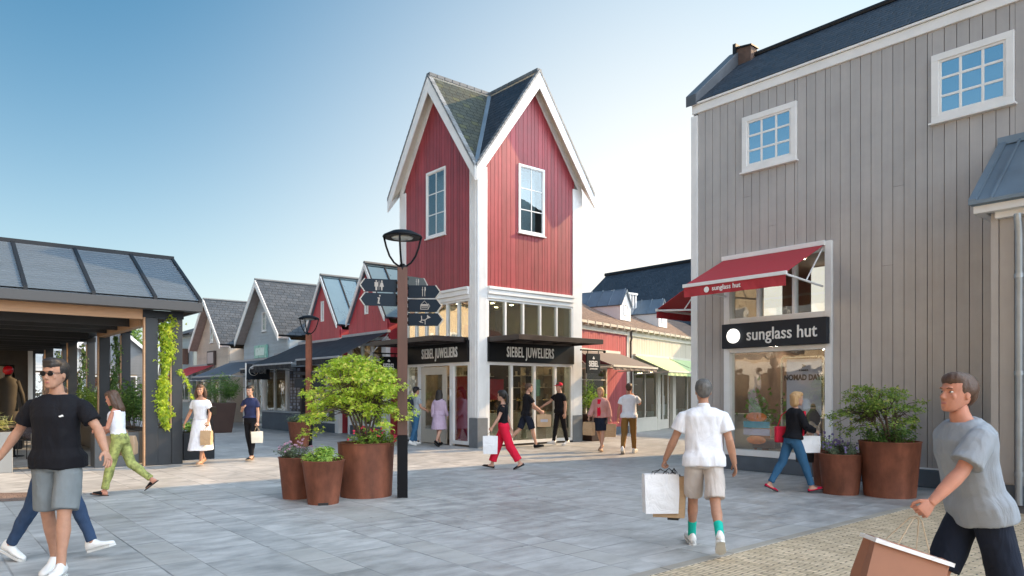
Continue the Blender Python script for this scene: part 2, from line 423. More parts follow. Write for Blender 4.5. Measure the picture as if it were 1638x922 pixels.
# ============================================================ SETTING
def sheet(name, x0, x1, y0, y1, z, m):
    mb = MB(); mb.add([(x0, y0, z), (x1, y0, z), (x1, y1, z), (x0, y1, z)], [(0, 1, 2, 3)])
    return struct(mb.build(name, m))
ASPH = pbr('far_ground', (.10, .10, .10), .9, .2, .5, bump=.01)
PAVE = cellmat('slate_paving', (.345, .343, .338), (.425, .423, .418), (.15, .15, .155), 1.12, 1.06, .012, .48, .004, coord='Object', swap=True, split=True, grime=.35, tint=(.36, .35, .33), jointvar=True, streak=1.15, nb=.005, rv=.12)
KLINK = cellmat('clinker_bricks', (.50, .38, .24), (.72, .57, .39), (.10, .085, .07), .19, .052, .008, .66, .006, coord='Object', swap=True, randoff=False, streak=.6)
KERB = cellmat('kerb_stone', (.30, .27, .23), (.36, .33, .28), (.06, .05, .045), 1.0, .3, .01, .6, .004, coord='Object', streak=.6)
sheet('ground', -300, 300, -300, 300, -.004, ASPH)
sheet('pavement', -22, 60, 4.12, 75, 0, PAVE)
sheet('brick_paving', -22, 60, -22, 4.0, 0, KLINK)
mb = MB(); mb.box(-22, 11.6, 4.0, 4.12, -.1, .004); struct(mb.build('kerb', KERB, bevel=.004))
GRAV = pbr('gravel', (.09, .075, .065), .9, .5, 30, bump=.02, bscale=60)
mb = MB(); mb.box(11.15, 11.9, -8, 3.6, -.05, .006); struct(mb.build('gravel_strip', GRAV))
mb = MB(); mb.add([(ground(p, q).x, ground(p, q).y, .004) for p, q in ((-60, 806), (62, 800), (60, 788), (-60, 790))], [(0, 1, 2, 3)])
struct(mb.build('brick_patch', cellmat('patch_bricks', (.15, .10, .08), (.22, .15, .12), (.05, .04, .03), .2, .06, .008, .7, .006, coord='Object')))

def xf(mb, M):
    mb.v = [tuple(M @ Vector(v)) for v in mb.v]; return mb

def window(parent, x0, x1, z0, z1, cols, rows, y=0., fw=.10, mat=None, glass=None, proud=.05, mull=.035, sill=True, M=None, name='window', bev=.004, back=True):
    """frame proud of the wall, recessed panes, glazing bars"""
    mat = mat or WHITE; glass = glass or GLASS_S
    f = MB(); yo = y-proud
    f.box(x0, x1, yo, y+.02, z1-fw, z1); f.box(x0, x1, yo, y+.02, z0, z0+fw)
    f.box(x0, x0+fw, yo, y+.02, z0+fw, z1-fw); f.box(x1-fw, x1, yo, y+.02, z0+fw, z1-fw)
    # inner sash
    s = fw*.35; a, b, c, d = x0+fw, x1-fw, z0+fw, z1-fw
    f.box(a, b, yo+.02, y+.02, d-s, d); f.box(a, b, yo+.02, y+.02, c, c+s); f.box(a, a+s, yo+.02, y+.02, c+s, d-s); f.box(b-s, b, yo+.02, y+.02, c+s, d-s)
    if sill: f.box(x0-.03, x1+.03, yo-.04, y, z0-.035, z0-.002)
    for i in range(1, cols): xx = a+(b-a)*i/cols; f.box(xx-mull/2, xx+mull/2, yo+.022, y+.018, c+s, d-s)
    for i in range(1, rows): zz = c+(d-c)*i/rows; f.box(a+s, b-s, yo+.024, y+.016, zz-mull/2, zz+mull/2)
    g = MB(); g.box(a, b, yo+.034, yo+.040, c, d)
    if M: xf(f, M); xf(g, M)
    fr = f.build(name, mat, parent, bevel=bev); gl = g.build('pane', glass, fr)
    if back:
        k = MB(); k.box(a-.02, b+.02, y+.35, y+.36, c-.02, d+.02); k.box(a-.02, b+.02, y+.03, y+.35, c-.03, c-.02)
        if M: xf(k, M)
        k.build('room_wall', pbr('room_behind', (.50, .53, .55), .8, .25, 1.2), fr)
    return fr

def shopfront(parent, x0, x1, z0, z1, xs, y=0., post=.07, mat=None, door=None, transom=None, depth=.08, M=None, glass=None):
    """glazed front: posts at xs, rails, one pane sheet"""
    mat = mat or WHITE; f = MB()
    f.box(x0, x1, y-.03, y+depth, z1-post, z1); f.box(x0, x1, y-.03, y+depth, z0, z0+post)
    for x in xs: f.box(x-post/2, x+post/2, y-.035, y+depth-.004, z0+post, z1-post)
    if transom: f.box(x0+.01, x1-.01, y-.02, y+depth-.01, transom-.02, transom+.02)
    g = MB(); g.box(x0+.01, x1-.01, y+.02, y+.026, z0+.02, z1-.02)
    if M: xf(f, M); xf(g, M)
    fr = f.build('shop_window', mat, parent, bevel=.004); g.build('pane', glass or GLASS, fr); return fr

def lamps(mb, pts, r=.045):
    for x, y, z in pts: mb.lathe([(r, -.01), (r, .0)], 10, (x, y, z))
def goods(mb, x0, x1, y0, y1, zs, n, seed=1, sz=(.05, .16), hz=(.06, .25)):
    rr = random.Random(seed)
    for z in zs:
        for _ in range(n):
            x = rr.uniform(x0, x1); y = rr.uniform(y0, y1); w = rr.uniform(*sz)/2; h = rr.uniform(*hz)
            mb.box(x-w, x+w, y-w*.6, y+w*.6, z, z+h)
GOODS = pbr('display_goods', (.42, .34, .26), .5, .5, 3, island=.75)
GOODC = [pbr('goods_red', (.45, .04, .04), .5), pbr('goods_blue', (.05, .2, .35), .5), pbr('goods_white', (.7, .68, .64), .5), GOODS]
def interior(parent, x0, x1, y0, y1, z0, z1, wall, seed=0, nl=6, M=None, floor=None, shelves=True, light=None, lr=.05):
    m = MB(); m.box(x0, x1, y1, y1+.05, z0, z1); m.box(x0-.05, x0, y0, y1, z0, z1); m.box(x1, x1+.05, y0, y1, z0, z1); m.box(x0, x1, y0, y1, z1-.0, z1+.06)
    if M: xf(m, M)
    room = m.build('interior', wall, parent)
    f = MB(); f.box(x0, x1, y0, y1, z0-.05, z0+.01)
    if M: xf(f, M)
    f.build('floor', floor or SHOPFL, room)
    rr = random.Random(seed)
    if shelves:
        s = MB(); s.cur = 0
        for z in (.5, 1.0, 1.45, 1.9):
            if z0+z < z1-.2: s.box(x0+.1, x1-.1, y1-.35, y1-.01, z0+z, z0+z+.03)
        for i in range(max(1, int((x1-x0)/1.3))):
            a = x0+.3+i*1.3; b = min(a+.75, x1-.1)
            if b-a > .3: s.box(a, b, y0+.45, y0+.85, z0+.01, z0+rr.uniform(.7, 1.0))
        for k in range(3):
            s.cur = k+1
            goods(s, x0+.15, x1-.15, y1-.28, y1-.08, [z0+q+.03 for q in (.5, 1.0, 1.45, 1.9) if z0+q < z1-.3], int((x1-x0)*2), seed+k)
        if M: xf(s, M)
        s.build('shelves', [CREAM, GOODC[rr.randrange(3)], GOODS, GOODC[2]], room)
    l = MB(); lamps(l, [(rr.uniform(x0+.2, x1-.2), rr.uniform(y0+.4, y1-.5), z1-.01) for _ in range(nl)], lr)
    if M: xf(l, M)
    l.build('ceiling_spots', light or GOLDL, room)
    return room

def awning(label, group, M_, x0, x1, zt, zf, proj, mat, framemat, val=.16, text=None, arms=True, name='awning', seglines=0):
    """retractable awning; local frame x along the wall, -y outwards, origin given by matrix"""
    t = thing(name, label, 'awning', M_.translation, M_.to_euler().z, group)
    f = MB()
    f.hexa([(x0, -proj, zf), (x1, -proj, zf), (x1, -.04, zt), (x0, -.04, zt), (x0, -proj, zf+.012), (x1, -proj, zf+.012), (x1, -.04, zt+.012), (x0, -.04, zt+.012)])
    f.build('canopy', mat, t)
    v = MB(); n = max(6, int((x1-x0)*8)); rr = random.Random(5)
    r0 = [];
    for i in range(n+1):
        x = x0+(x1-x0)*i/n; w = .008*sin(i*1.9)
        r0.append((x, -proj-.004+w*.4, zf-.03)); 
    vs = r0+[(x, y+w2*.02, zf-.03-val) for (x, y, z), w2 in zip(r0, [sin(i*1.7) for i in range(n+1)])]
    v.add(vs, [(i, i+1, n+2+i, n+1+i) for i in range(n)]); vo = v.build('valance', mat, t)
    so_ = vo.modifiers.new('th', 'SOLIDIFY'); so_.thickness = .006
    if text:
        tb = MB(); tb.lathe([(.055, -.004), (.055, .004)], 20); xf(tb, Matrix.Translation((x0+(x1-x0)*.42-.36, -proj-.022, zf-.03-val/2)) @ Matrix.Rotation(pi/2, 4, 'X'))
        addtext(tb, text, .125, x0+(x1-x0)*.42+.06, -proj-.022, zf-.03-val/2+.01, 1., .004, .002)
        tb.build('lettering', TXTW, t)
    b = MB(); b.box(x0-.02, x1+.02, -proj-.03, -proj+.03, zf-.035, zf+.03); b.build('front_bar', framemat, t, bevel=.004)
    b = MB(); b.box(x0-.03, x1+.03, -.12, -.0, zt-.02, zt+.07); b.build('cassette', framemat, t, bevel=.004)
    if arms:
        for xx in (x0+.04, x1-.04):
            a = MB(); zb = zf-.06; a.tube([(xx, -.04, zf-.10), (xx, -proj, zf-.01)], .022, 8)
            a.tube([(xx, -.04, zt-.06), (xx, -proj*.45, zf-.055)], .014, 6); a.build('arm', framemat, t)
    return t

# ------------------------------------------------------------ the grey retail building on the right
RB = thing('retail_building', 'tall taupe clad building with slate roof and white trim at the right', 'building', (12.98, 9.33, 0), -pi/2)
L = 17.
mb = MB()
holes = [(1.21, 2.37, 6.01, 7.12), (4.72, 5.88, 6.01, 7.12), (.85, 3.01, 0, 4.28)]
holes += [(8.23, 9.39, 6.01, 7.12)]
boards(mb, .13, L, .32, lambda x: 7.56, .182, 0, .022, holes, .010, .09)
mb.build('wall', GREYB, RB)
mb = MB(); mb.box(.0, .85, .02, .12, 0, 7.6); mb.box(3.01, L, .02, .12, 0, 7.6); mb.box(.85, 3.01, .02, .12, 4.28, 7.6)
mb.box(0, .1, .12, 11, 0, 7.6); mb.box(.12, L, 10.9, 11, 0, 7.6); mb.box(L-.1, L, .12, 10.9, 0, 7.6)
mb.prism([(.0, 7.6), (11, 7.6), (9.2, 9.0), (5.5, 10.0), (1.65, 8.95)], .0, .12, 'x')
mb.build('carcass', pbr('grey_render', (.16, .145, .135), .6), RB)
mb = MB(); mb.box(.0, .80, -.06, .0, 0, .30); mb.box(3.06, L, -.06, .0, 0, .30); mb.box(.80, 3.06, -.055, .02, 0, .30); mb.build('plinth', PLINTH, RB, bevel=.01)
mb = MB(); mb.box(.0, L, -.06, .0, 7.54, 7.715); mb.box(.0, L, -.10, .02, 7.717, 7.76); mb.build('cornice', WHITE, RB, bevel=.006)
mb = MB(); mb.box(-.03, .13, -.055, .0, .0, 7.5); mb.box(-.03, .0, .0, .3, 0, 7.5); mb.build('corner_board', WHITE, RB, bevel=.005)
mb = MB(); mb.box(3.06, 5.9, -.04, 0, .302, .33); mb.build('sill_strip', WHITE, RB)
rs = roofslab('roof', (.02, -.10, 7.77), (L, -.10, 7.77), (L, 1.65, 9.15), (.02, 1.65, 9.15), .08, SLATE, RB)
roofslab('upper_roof', (.05, 1.65, 9.15), (L, 1.65, 9.15), (L, 5.5, 10.1), (.05, 5.5, 10.1), .08, SLATE, RB)
roofslab('rear_roof', (.05, 11.1, 7.75), (L, 11.1, 7.75), (L, 5.5, 10.1), (.05, 5.5, 10.1), .08, SLATE, RB)
mb = MB()   # raised verge of the gable end
mb.prism([(-.14, 7.70), (-.14, 7.93), (1.50, 9.33), (1.65, 9.33), (1.65, 9.08)], -.10, .16, 'x'); pv = mb.build('parapet', pbr('lead_sheet', (.075, .085, .10), .45, .15, 3), RB, bevel=.006)
mb = MB(); mb.box(.10, .48, 1.46, 1.72, 8.9, 9.38); cap = mb.build('chimney', pbr('weathered_brick', (.11, .07, .055), .8, .35, 9, bump=.01), RB, bevel=.006)
mb = MB(); mb.box(.04, .12, 1.42, 1.74, 8.9, 9.50); mb.hexa([(.12, 1.43, 9.38), (.51, 1.43, 9.33), (.51, 1.74, 9.33), (.12, 1.74, 9.38), (.12, 1.43, 9.42), (.51, 1.43, 9.36), (.51, 1.74, 9.36), (.12, 1.74, 9.42)]); mb.build('chimney_cap', ANTH, cap)
mb = MB(); mb.tube([(0.1, 1.65, 9.18), (L, 1.65, 9.18)], .06, 8); mb.build('ridge', ANTH, RB)
for a, b in ((1.21, 2.37), (4.72, 5.88), (8.23, 9.39)): window(RB, a, b, 6.01, 7.12, 3, 3, 0, .11, glass=GLASS_S, proud=.07, mull=.04)
# shopfront
mb = MB(); mb.box(.80, .93, -.08, .12, .30, 4.28); mb.box(2.93, 3.06, -.08, .12, .30, 4.36); mb.box(.93, 2.93, -.07, .12, .30, .42); mb.box(.93, 2.93, -.06, .12, 2.38, 2.47)
mb.box(.93, 2.93, -.06, .12, 2.97, 3.08); mb.box(.80, 2.93, -.06, .12, 4.2, 4.28)
for x in (1.55, 2.30): mb.box(x-.03, x+.03, -.04, .1, 3.08, 4.2)
sf = mb.build('shopfront_frame', WHITE, RB, bevel=.005)
g = MB(); g.box(.93, 2.93, .03, .036, .42, 2.38); g.box(.93, 2.93, .03, .036, 3.08, 4.2); g.build('pane', glassmat('display_glass', (.92, .94, .93), .03), sf)
interior(RB, .2, 4.2, .13, 4.5, .35, 2.62, pbr('shop_wall', (.13, .085, .065), .5, .4, 2), 3, 26, light=pbr('shop_spots', (1, .85, .65), emis=70))
rm = interior(RB, .2, 4.2, .13, 5.5, 3.0, 4.35, pbr('upper_shop_wall', (.42, .33, .25), .6, .2, 2), 4, 10, shelves=False, light=pbr('upper_spots', (1, .85, .6), emis=14))
mb = MB(); mb.box(1.7, 4.0, 3.2, 3.3, 3.05, 3.75); mb.box(2.6, 2.8, 1.5, 1.7, 3.05, 4.3); mb.build('partition', pbr('dark_brown_panel', (.10, .055, .04), .5), rm)
mb = MB(); mb.box(.95, 1.35, 1.2, 1.25, 3.1, 4.3); mb.box(1.5, 1.9, 2.2, 2.25, 3.1, 4.3); mb.build('white_screen', pbr('lit_screen', (.95, .93, .85), .5, emis=.55), rm)
# poster, counter and lit art inside the window
p = MB(); p.box(2.02, 2.72, .22, .24, .75, 2.22)
po = p.build('poster', pbr('lilac_poster', (.60, .57, .66), .5, .06, 2), RB)
q = MB(); addtext(q, 'NOMAD DAYS', .15, 2.37, .215, 1.86, .82, .004, .006); addtext(q, '> ', .10, 2.40, .215, 2.08, 1.4, .004, .006)
addtext(q, 'SUMMER', .05, 2.37, .215, 2.0, 1, .004, .001); q.build('lettering', pbr('poster_ink', (.05, .03, .03), .5), po)
q = MB()
for cx, s, c_ in ((2.2, 1., 0), (2.56, .95, 1)):
    q.cur = 0; q.ball((cx, .215, 1.33*s+.03), (.055, .008, .075), 12, 8); q.cur = 1; q.ball((cx, .21, 1.35*s+.03), (.058, .006, .012), 10, 6)
    q.cur = 2+c_; q.prism([(cx-.16, .80), (cx+.16, .80), (cx+.15, 1.12), (cx+.05, 1.26), (cx-.05, 1.26), (cx-.15, 1.12)], .208, .218)
q.build('poster_picture', [pbr('printed_skin', (.45, .27, .2), .6), pbr('printed_black', (.02, .02, .02), .5), pbr('printed_shirt', (.7, .68, .75), .6), pbr('printed_coat', (.08, .06, .07), .6)], po)
fr_ = MB()
def rrect(mb, x0, x1, z0, z1, r, w, y0, y1):
    pts = []
    for cx, cz, a in ((x1-r, z1-r, 0), (x0+r, z1-r, 90), (x0+r, z0+r, 180), (x1-r, z0+r, 270)):
        for k in range(5): t = R(a+k*22.5); pts.append((cx+r*cos(t), cz+r*sin(t), cx+(r-w)*cos(t), cz+(r-w)*sin(t)))
    n = len(pts); vs = []
    for a, b, c, d in pts: vs += [(a, y0, b), (c, y0, d), (c, y1, d), (a, y1, b)]
    fs = []
    for i in range(n):
        j = (i+1) % n
        for k in range(4): l = (k+1) % 4; fs.append((i*4+k, j*4+k, j*4+l, i*4+l))
    mb.add(vs, fs)
rrect(fr_, 1.93, 2.80, .46, 2.27, .07, .025, .16, .20); fr_.build('poster_frame', pbr('brushed_steel', (.6, .55, .48), .3, metal=.8), po)
q = MB(); q.box(1.1, 1.62, .5, .9, .42, .62); q.box(2.82, 3.3, .6, 1.2, .37, 1.25); q.build('display_counter', pbr('walnut', (.16, .075, .04), .4, .2, 3), RB, bevel=.01)
q = MB(); q.box(1.02, 1.60, .30, .33, .85, .98); q.cur = 1; q.box(1.02, 1.60, .30, .335, .70, .83); q.cur = 2; q.ball((1.3, .32, 1.07), (.24, .02, .10), 16, 8); q.ball((1.3, .32, .60), (.22, .02, .09), 16, 8)
q.build('window_decoration', [pbr('print_blue', (.06, .42, .60), .5, .2, 9), pbr('print_lilac', (.45, .48, .75), .5, .2, 9), pbr('print_orange', (.85, .22, .03), .5, .4, 9)], RB)
for k_, (x_, y_, s_) in enumerate(((1.13, .75, 1.), (1.68, 1.1, .85))):  # added pots and leaves that imitate reflections of planters in the glass
    q = MB(); q.lathe([(.17*s_, .36), (.23*s_, .82), (.21*s_, .82), (.02, .80)], 20, (x_, y_, 0)); pt = q.build('reflection_pot', pbr('reflection_orange', (.50, .17, .07), .6, .15, 4), RB)
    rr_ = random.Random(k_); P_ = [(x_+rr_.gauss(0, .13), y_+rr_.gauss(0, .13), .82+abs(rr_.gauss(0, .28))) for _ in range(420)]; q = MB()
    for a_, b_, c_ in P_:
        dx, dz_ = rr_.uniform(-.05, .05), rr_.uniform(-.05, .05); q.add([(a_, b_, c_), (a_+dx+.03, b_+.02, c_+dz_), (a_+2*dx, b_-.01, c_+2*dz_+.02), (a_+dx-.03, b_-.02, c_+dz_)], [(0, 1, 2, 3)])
    q.build('reflection_leaves', pbr('reflection_leaf', (.14, .30, .04), .5, .3, 9), pt)
# fascia sign
mb = MB(); mb.box(.83, 3.03, -.20, -.082, 2.47, 2.96); sg = mb.build('fascia_sign', SIGND, RB, bevel=.008)
mb = MB(); addtext(mb, 'sunglass hut', .34, 2.13, -.215, 2.71, .86, .02, .002, 1.02); mb.build('lettering', TXTW, sg)
mb = MB(); mb.lathe([(.135, -.02), (.145, -.01), (.145, .02)], 32); xf(mb, Matrix.Translation((1.13, -.24, 2.71)) @ Matrix.Rotation(pi/2, 4, 'X')); mb.build('disc', pbr('lit_disc', (1, .97, .92), .4, emis=.9), sg)
# annex with zinc roof
AX = thing('annex', 'lean-to annex with blue zinc roof at the right edge of the taupe building', 'annex', (12.98, 9.33, 0), -pi/2)
mb = MB(); boards(mb, 5.98, L, .30, lambda x: 4.16, .182, -1.08, .022, (), .007, .1); mb.build('wall', GREYB, AX)
mb = MB(); mb.box(5.88, 5.975, -1.125, -1.0, .0, 4.2); mb.build('corner_board', GREYB, AX, bevel=.004)
mb = MB(); mb.box(5.90, L, -1.08, -.03, 0, 4.2); mb.prism([(-1.08, 4.2), (-.03, 4.2), (-.03, 5.2)], 5.9, L, 'x'); mb.build('carcass', GREYB, AX)
mb = MB(); mb.box(5.9, L, -1.13, -1.085, 0, .28); mb.build('plinth', PLINTH, AX)
mb = MB(); mb.box(5.72, L, -1.32, -1.20, 4.13, 4.24); mb.box(5.95, L, -1.20, -1.10, 4.04, 4.15); mb.box(5.72, 5.84, -1.199, -.03, 4.13, 4.24); mb.build('fascia', WHITE, AX, bevel=.005)
roofslab('roof', (5.70, -1.36, 4.27), (L, -1.36, 4.27), (L, -.0, 5.42), (5.70, 0, 5.42), .05, ZINC, AX)
mb = MB()
for x in [5.72]+[5.95+.62*i for i in range(18)]:
    w = .05 if x < 5.8 else .012; mb.hexa([(x-w, -1.37, 4.27), (x+w, -1.37, 4.27), (x+w, 0, 5.43), (x-w, 0, 5.43), (x-w, -1.37, 4.33), (x+w, -1.37, 4.33), (x+w, 0, 5.48), (x-w, 0, 5.48)])
mb.box(5.66, L, -.05, 0.0, 5.40, 5.52); mb.box(5.68, L, -1.40, -1.34, 4.25, 4.30)
mb.build('standing_seams', ZINC, AX)
mb = MB(); mb.tube([(6.24, -1.24, 4.05), (6.24, -1.24, 3.95), (6.24, -1.19, 3.8), (6.24, -1.19, .02)], .05, 14); 
for z in (.45, 1.85, 3.2): mb.lathe([(.062, -.03), (.062, .03)], 14, (6.24, -1.19, z)); mb.box(6.22, 6.26, -1.15, -1.08, z-.02, z+.02)
mb.build('downpipe', ZINCB, AX, smooth=False, sharp=40)
Mw = Matrix.Translation((12.98, 9.33, 0)) @ Matrix.Rotation(-pi/2, 4, 'Z')
awning('red awning with white lettering above the sunglasses shop front', 'red awnings of the taupe building', Mw, .80, 2.91, 4.30, 3.64, 1.42, RED_F, WHITE, .19, 'sunglass hut')
Mn = Matrix.Translation((12.98, 9.33, 0)) @ Matrix.Rotation(pi, 4, 'Z')
awning('red awning seen from the side beyond the corner of the taupe building', 'red awnings of the taupe building', Mn, -3.2, -.45, 4.15, 3.5, 1.35, RED_F, WHITE, .16)

# ------------------------------------------------------------ red corner tower
TW = thing('corner_tower', 'red boarded corner tower with twin steep gables and slate roof', 'building', (12.28, 16.06, 0))
S = 4.10; H2 = S/2
M0 = Matrix.Identity(4); M1 = Matrix.Translation((0, S, 0)) @ Matrix.Rotation(-pi/2, 4, 'Z')
M2 = Matrix.Translation((S, S, 0)) @ Matrix.Rotation(pi, 4, 'Z'); M3 = Matrix.Translation((S, 0, 0)) @ Matrix.Rotation(pi/2, 4, 'Z')
ZR, ZE, OV = 11.09, 7.80, .30; SLP = (ZR-ZE)/(H2+OV)
zr = lambda u: ZR - SLP*abs(u-H2)
for k, M in enumerate((M0, M1, M2, M3)):
    zb = 4.58 if k < 2 else 0.3
    wx = {0: (1.48, 2.52), 1: (1.52, 2.56)}.get(k, (1.5, 2.5))
    mb = MB(); boards(mb, .30, S-.30, zb, lambda u: zr(u)-.42, .155, 0, .02, [(wx[0], wx[1], 6.27, 8.30)] if k < 2 else (), .012, 0, .25)
    xf(mb, M); mb.build('wall', REDB, TW)
    mb = MB(); mb.prism([(.02, zb), (S-.02, zb), (S-.02, zr(0)-.3), (H2, ZR-.3), (.02, zr(0)-.3)], .03, .12, 'y')
    if k < 2: mb = MB(); [mb.prism(pl, .03, .1, 'y') for pl in ([(.02, 4.5), (S-.02, 4.5), (S-.02, 6.27), (.02, 6.27)], [(.02, 6.27), (wx[0], 6.27), (wx[0], 8.3), (.9, 8.9), (.02, zr(0)-.3)], [(wx[1], 6.27), (S-.02, 6.27), (S-.02, zr(0)-.3), (3.2, 8.9), (wx[1], 8.3)], [(wx[0], 8.3), (wx[1], 8.3), (H2, ZR-.35)])]
    xf(mb, M); mb.build('carcass', pbr('tower_inside', (.30, .28, .26), .8), TW)
    # rake trim on the wall, corner boards
    mb = MB()
    for s in (-1, 1):
        def q(u, dz): return (H2+s*u, zr(H2+u)-.13-dz)
        mb.prism([q(0, 0), q(H2, 0), q(H2, .36), q(0, .36)], -.045, -.0, 'y')
    xf(mb, M); mb.build('rake_trim', WHITE, TW, bevel=.004)
    mb = MB()
    for s in (-1, 1):
        def q(u, dz): return (H2+s*u, zr(H2+u)-dz)
        mb.prism([q(0, 0), q(H2+OV-.001, 0), q(H2+OV-.001, .40), q(0, .52)], -OV-.035, -OV, 'y')
    xf(mb, M); bg_ = mb.build('bargeboard', WHITE, TW, bevel=.004)
    mb = MB()
    n = 24
    for s in (-1, 1):
        for i in range(n):
            u0 = (H2+OV)*i/n; u1 = (H2+OV)*(i+.93)/n
            mb.hexa([(H2+s*u0, -OV-.05, zr(H2+u0)-.05), (H2+s*u1, -OV-.05, zr(H2+u1)-.05), (H2+s*u1, -OV+.1, zr(H2+u1)-.05), (H2+s*u0, -OV+.1, zr(H2+u0)-.05),
                     (H2+s*u0, -OV-.05, zr(H2+u0)+.035), (H2+s*u1, -OV-.05, zr(H2+u1)+.055), (H2+s*u1, -OV+.1, zr(H2+u1)+.055), (H2+s*u0, -OV+.1, zr(H2+u0)+.035)])
    xf(mb, M); mb.build('verge_tiles', pbr('verge_tile', (.17, .18, .19), .5, .2, 5, island=.3), TW)
    if k < 2:
        window(TW, wx[0], wx[1], 6.27, 8.30, 2, 3, 0, .07, glass=glassmat('tower_glass', (.70, .78, .80), .06), proud=.045, M=M, mull=.03)
    # roof: two triangles per arm
    for s in (-1, 1):
        A = M @ Vector((H2+s*(H2+OV), -OV, ZE)); B = M @ Vector((H2, -OV, ZR)); C = M @ Vector((H2, H2, ZR))
        n_ = (A-B).cross(C-B).normalized(); n_ = n_ if n_.z > 0 else -n_
        ux = (C-B).normalized(); uy = n_.cross(ux); uy = uy if uy.z > 0 else -uy
        for nm, o0, o1, mt in (('roof', .0, .05, SLATE_M if (k == 1) else SLATE), ('soffit', .052, .11, CREAM)):
            vs = [p-n_*o1 for p in (A, B, C)]+[p-n_*o0 for p in (A, B, C)]
            me = bpy.data.meshes.new(nm); me.from_pydata([tuple(v) for v in vs], [], [(2, 1, 0), (3, 4, 5), (0, 1, 4, 3), (1, 2, 5, 4), (2, 0, 3, 5)])
            uvl = me.uv_layers.new(name='UVMap')
            for lp in me.loops: c = me.vertices[lp.vertex_index].co-A; uvl.data[lp.index].uv = (c.dot(ux), c.dot(uy))
            me.materials.append(mt); bm = bmesh.new(); bm.from_mesh(me); bmesh.ops.recalc_face_normals(bm, faces=bm.faces); bm.to_mesh(me); bm.free()
            o = bpy.data.objects.new(nm, me); COL.objects.link(o); o.parent = TW
    mb = MB(); a = M @ Vector((-OV+.08, -OV+.08, ZE+.12)); b = M @ Vector((H2, H2, ZR+.02)); mb.tube([a, b], .10, 6, flat=.5); mb.build('valley_gutter', ZINC, TW)
mb = MB()
for M in (M0, M1): 
    for i in range(9):
        t = MB(); t.box(H2-.09, H2+.09, -OV+.28*i-.02, -OV+.28*i+.25, ZR-.05, ZR+.06); xf(t, M); mb.add(t.v, t.f)
mb.build('ridge_tiles', pbr('ridge_tile', (.10, .11, .12), .6, .2, 5, island=.2), TW, bevel=.01)
for x, y in ((0, 0), (S, 0), (0, S)):
    a, b = (-.04, .31) if x == 0 else (S-.38, S+.03); c, d = (-.04, .35) if y == 0 else (S-.35, S+.03)
    mb = MB(); mb.box(a, b, c, d, .84, 7.95); mb.build('corner_post', WHITE, TW, bevel=.006)
mb = MB(); mb.box(S-.3, S, S-.3, S, .0, 7.9); mb.build('corner_post', WHITE, TW)
mb = MB()
for i in range(6): mb.box(.02+i*.045, .045+i*.045, -.052, -.04, .86, 7.9)
for i in range(4): mb.box(-.052, -.04, .05+i*.075, .10+i*.075, .86, 7.9)
mb.build('corner_reeds', WHITE, TW)
for x, y in ((0, 0), (S, 0), (0, S)):
    a, b = (-.05, .32) if x == 0 else (S-.39, S+.04); c, d = (-.05, .36) if y == 0 else (S-.36, S+.04)
    mb = MB(); mb.box(a, b, c, d, 0, .838); mb.build('post_base', pbr('blue_grey_base', (.17, .19, .21), .6, .1, 5, dirt=.2), TW, bevel=.006)
for k, M in enumerate((M0, M1)):
    a, b = (.31, S-.38) if k == 0 else (.35, S-.35)
    mb = MB(); mb.box(a, b, -.06, .05, 4.24, 4.36); mb.box(a, b, -.10, .05, 4.362, 4.50); mb.box(a, b, -.13, .05, 4.502, 4.58); xf(mb, M); mb.build('cornice', WHITE, TW, bevel=.005)
    n = 5 if k == 0 else 6
    shopfront(TW, a, b, 3.0, 4.24, [a+.03]+[a+(b-a)*i/n for i in range(1, n)]+[b-.03], 0, .06, M=M, glass=GLASS_U)
    mb = MB(); mb.box(a, b, -.10, .02, 2.44, 3.06); xf(mb, M); sgn = mb.build('fascia_sign', SIGNB, TW, bevel=.006)
    mb = MB(); addtext(mb, 'SIEBEL JUWELIERS', .42, (a+b)/2+(-.12 if k == 0 else .28), -.112, 2.72 if k == 0 else 2.72, .50, .02, .004, 1.14); xf(mb, M); mb.build('lettering', TXTW, sgn)
    if k == 0:
        xs = [a+.04, 1.22, 2.12, 2.98, b-.04]
        shopfront(TW, a, b, .06, 2.44, xs, 0, .09, M=M, glass=glassmat('jeweller_glass', (.84, .87, .82), .06), transom=None)
    else:
        shopfront(TW, a, 1.12, .06, 2.44, [a+.04, 1.08], 0, .08, M=M)
        shopfront(TW, 2.86, b, .06, 2.44, [2.91, b-.04], 0, .1, M=M)
        mb = MB(); mb.box(1.12, 1.20, -.03, .1, .0, 2.44); mb.box(2.76, 2.86, -.03, .1, 0, 2.44); mb.box(1.2, 2.76, -.03, .1, 2.36, 2.44); xf(mb, M); mb.build('door_frame', WHITE, TW, bevel=.004)
        mb = MB(); w = 1.25
        mb.box(0, w, -.02, .03, .02, .45); mb.box(0, w, -.02, .03, 2.1, 2.34); mb.box(0, .2, -.02, .03, .45, 2.1); mb.box(w-.2, w, -.02, .03, .45, 2.1)
        Md = M @ Matrix.Translation((1.21, -.0, 0)) @ Matrix.Rotation(R(4), 4, 'Z'); xf(mb, Md); dr = mb.build('door', CREAM, TW, bevel=.006)
        mb = MB(); mb.box(.2, w-.2, .0, .006, .45, 2.1); xf(mb, Md); mb.build('pane', GLASS, dr)
        mb = MB(); mb.tube([(w-.1, -.03, 1.0), (w-.1, -.09, 1.0), (w-.1, -.09, 1.35), (w-.1, -.03, 1.35)], .012, 6); xf(mb, Md); mb.build('handle', BLACKM, dr)
        mb = MB(); mb.box(2.955, 3.62, .03, .05, .12, 2.03); xf(mb, M); rp = mb.build('red_panel', pbr('red_gloss_panel', (.52, .006, .018), .18, .08, 2), TW)
        mb = MB(); mb.box(2.80, 2.84, -.06, -.03, 1.45, 1.66); xf(mb, M); mb.build('alarm_box', WHITE, TW)
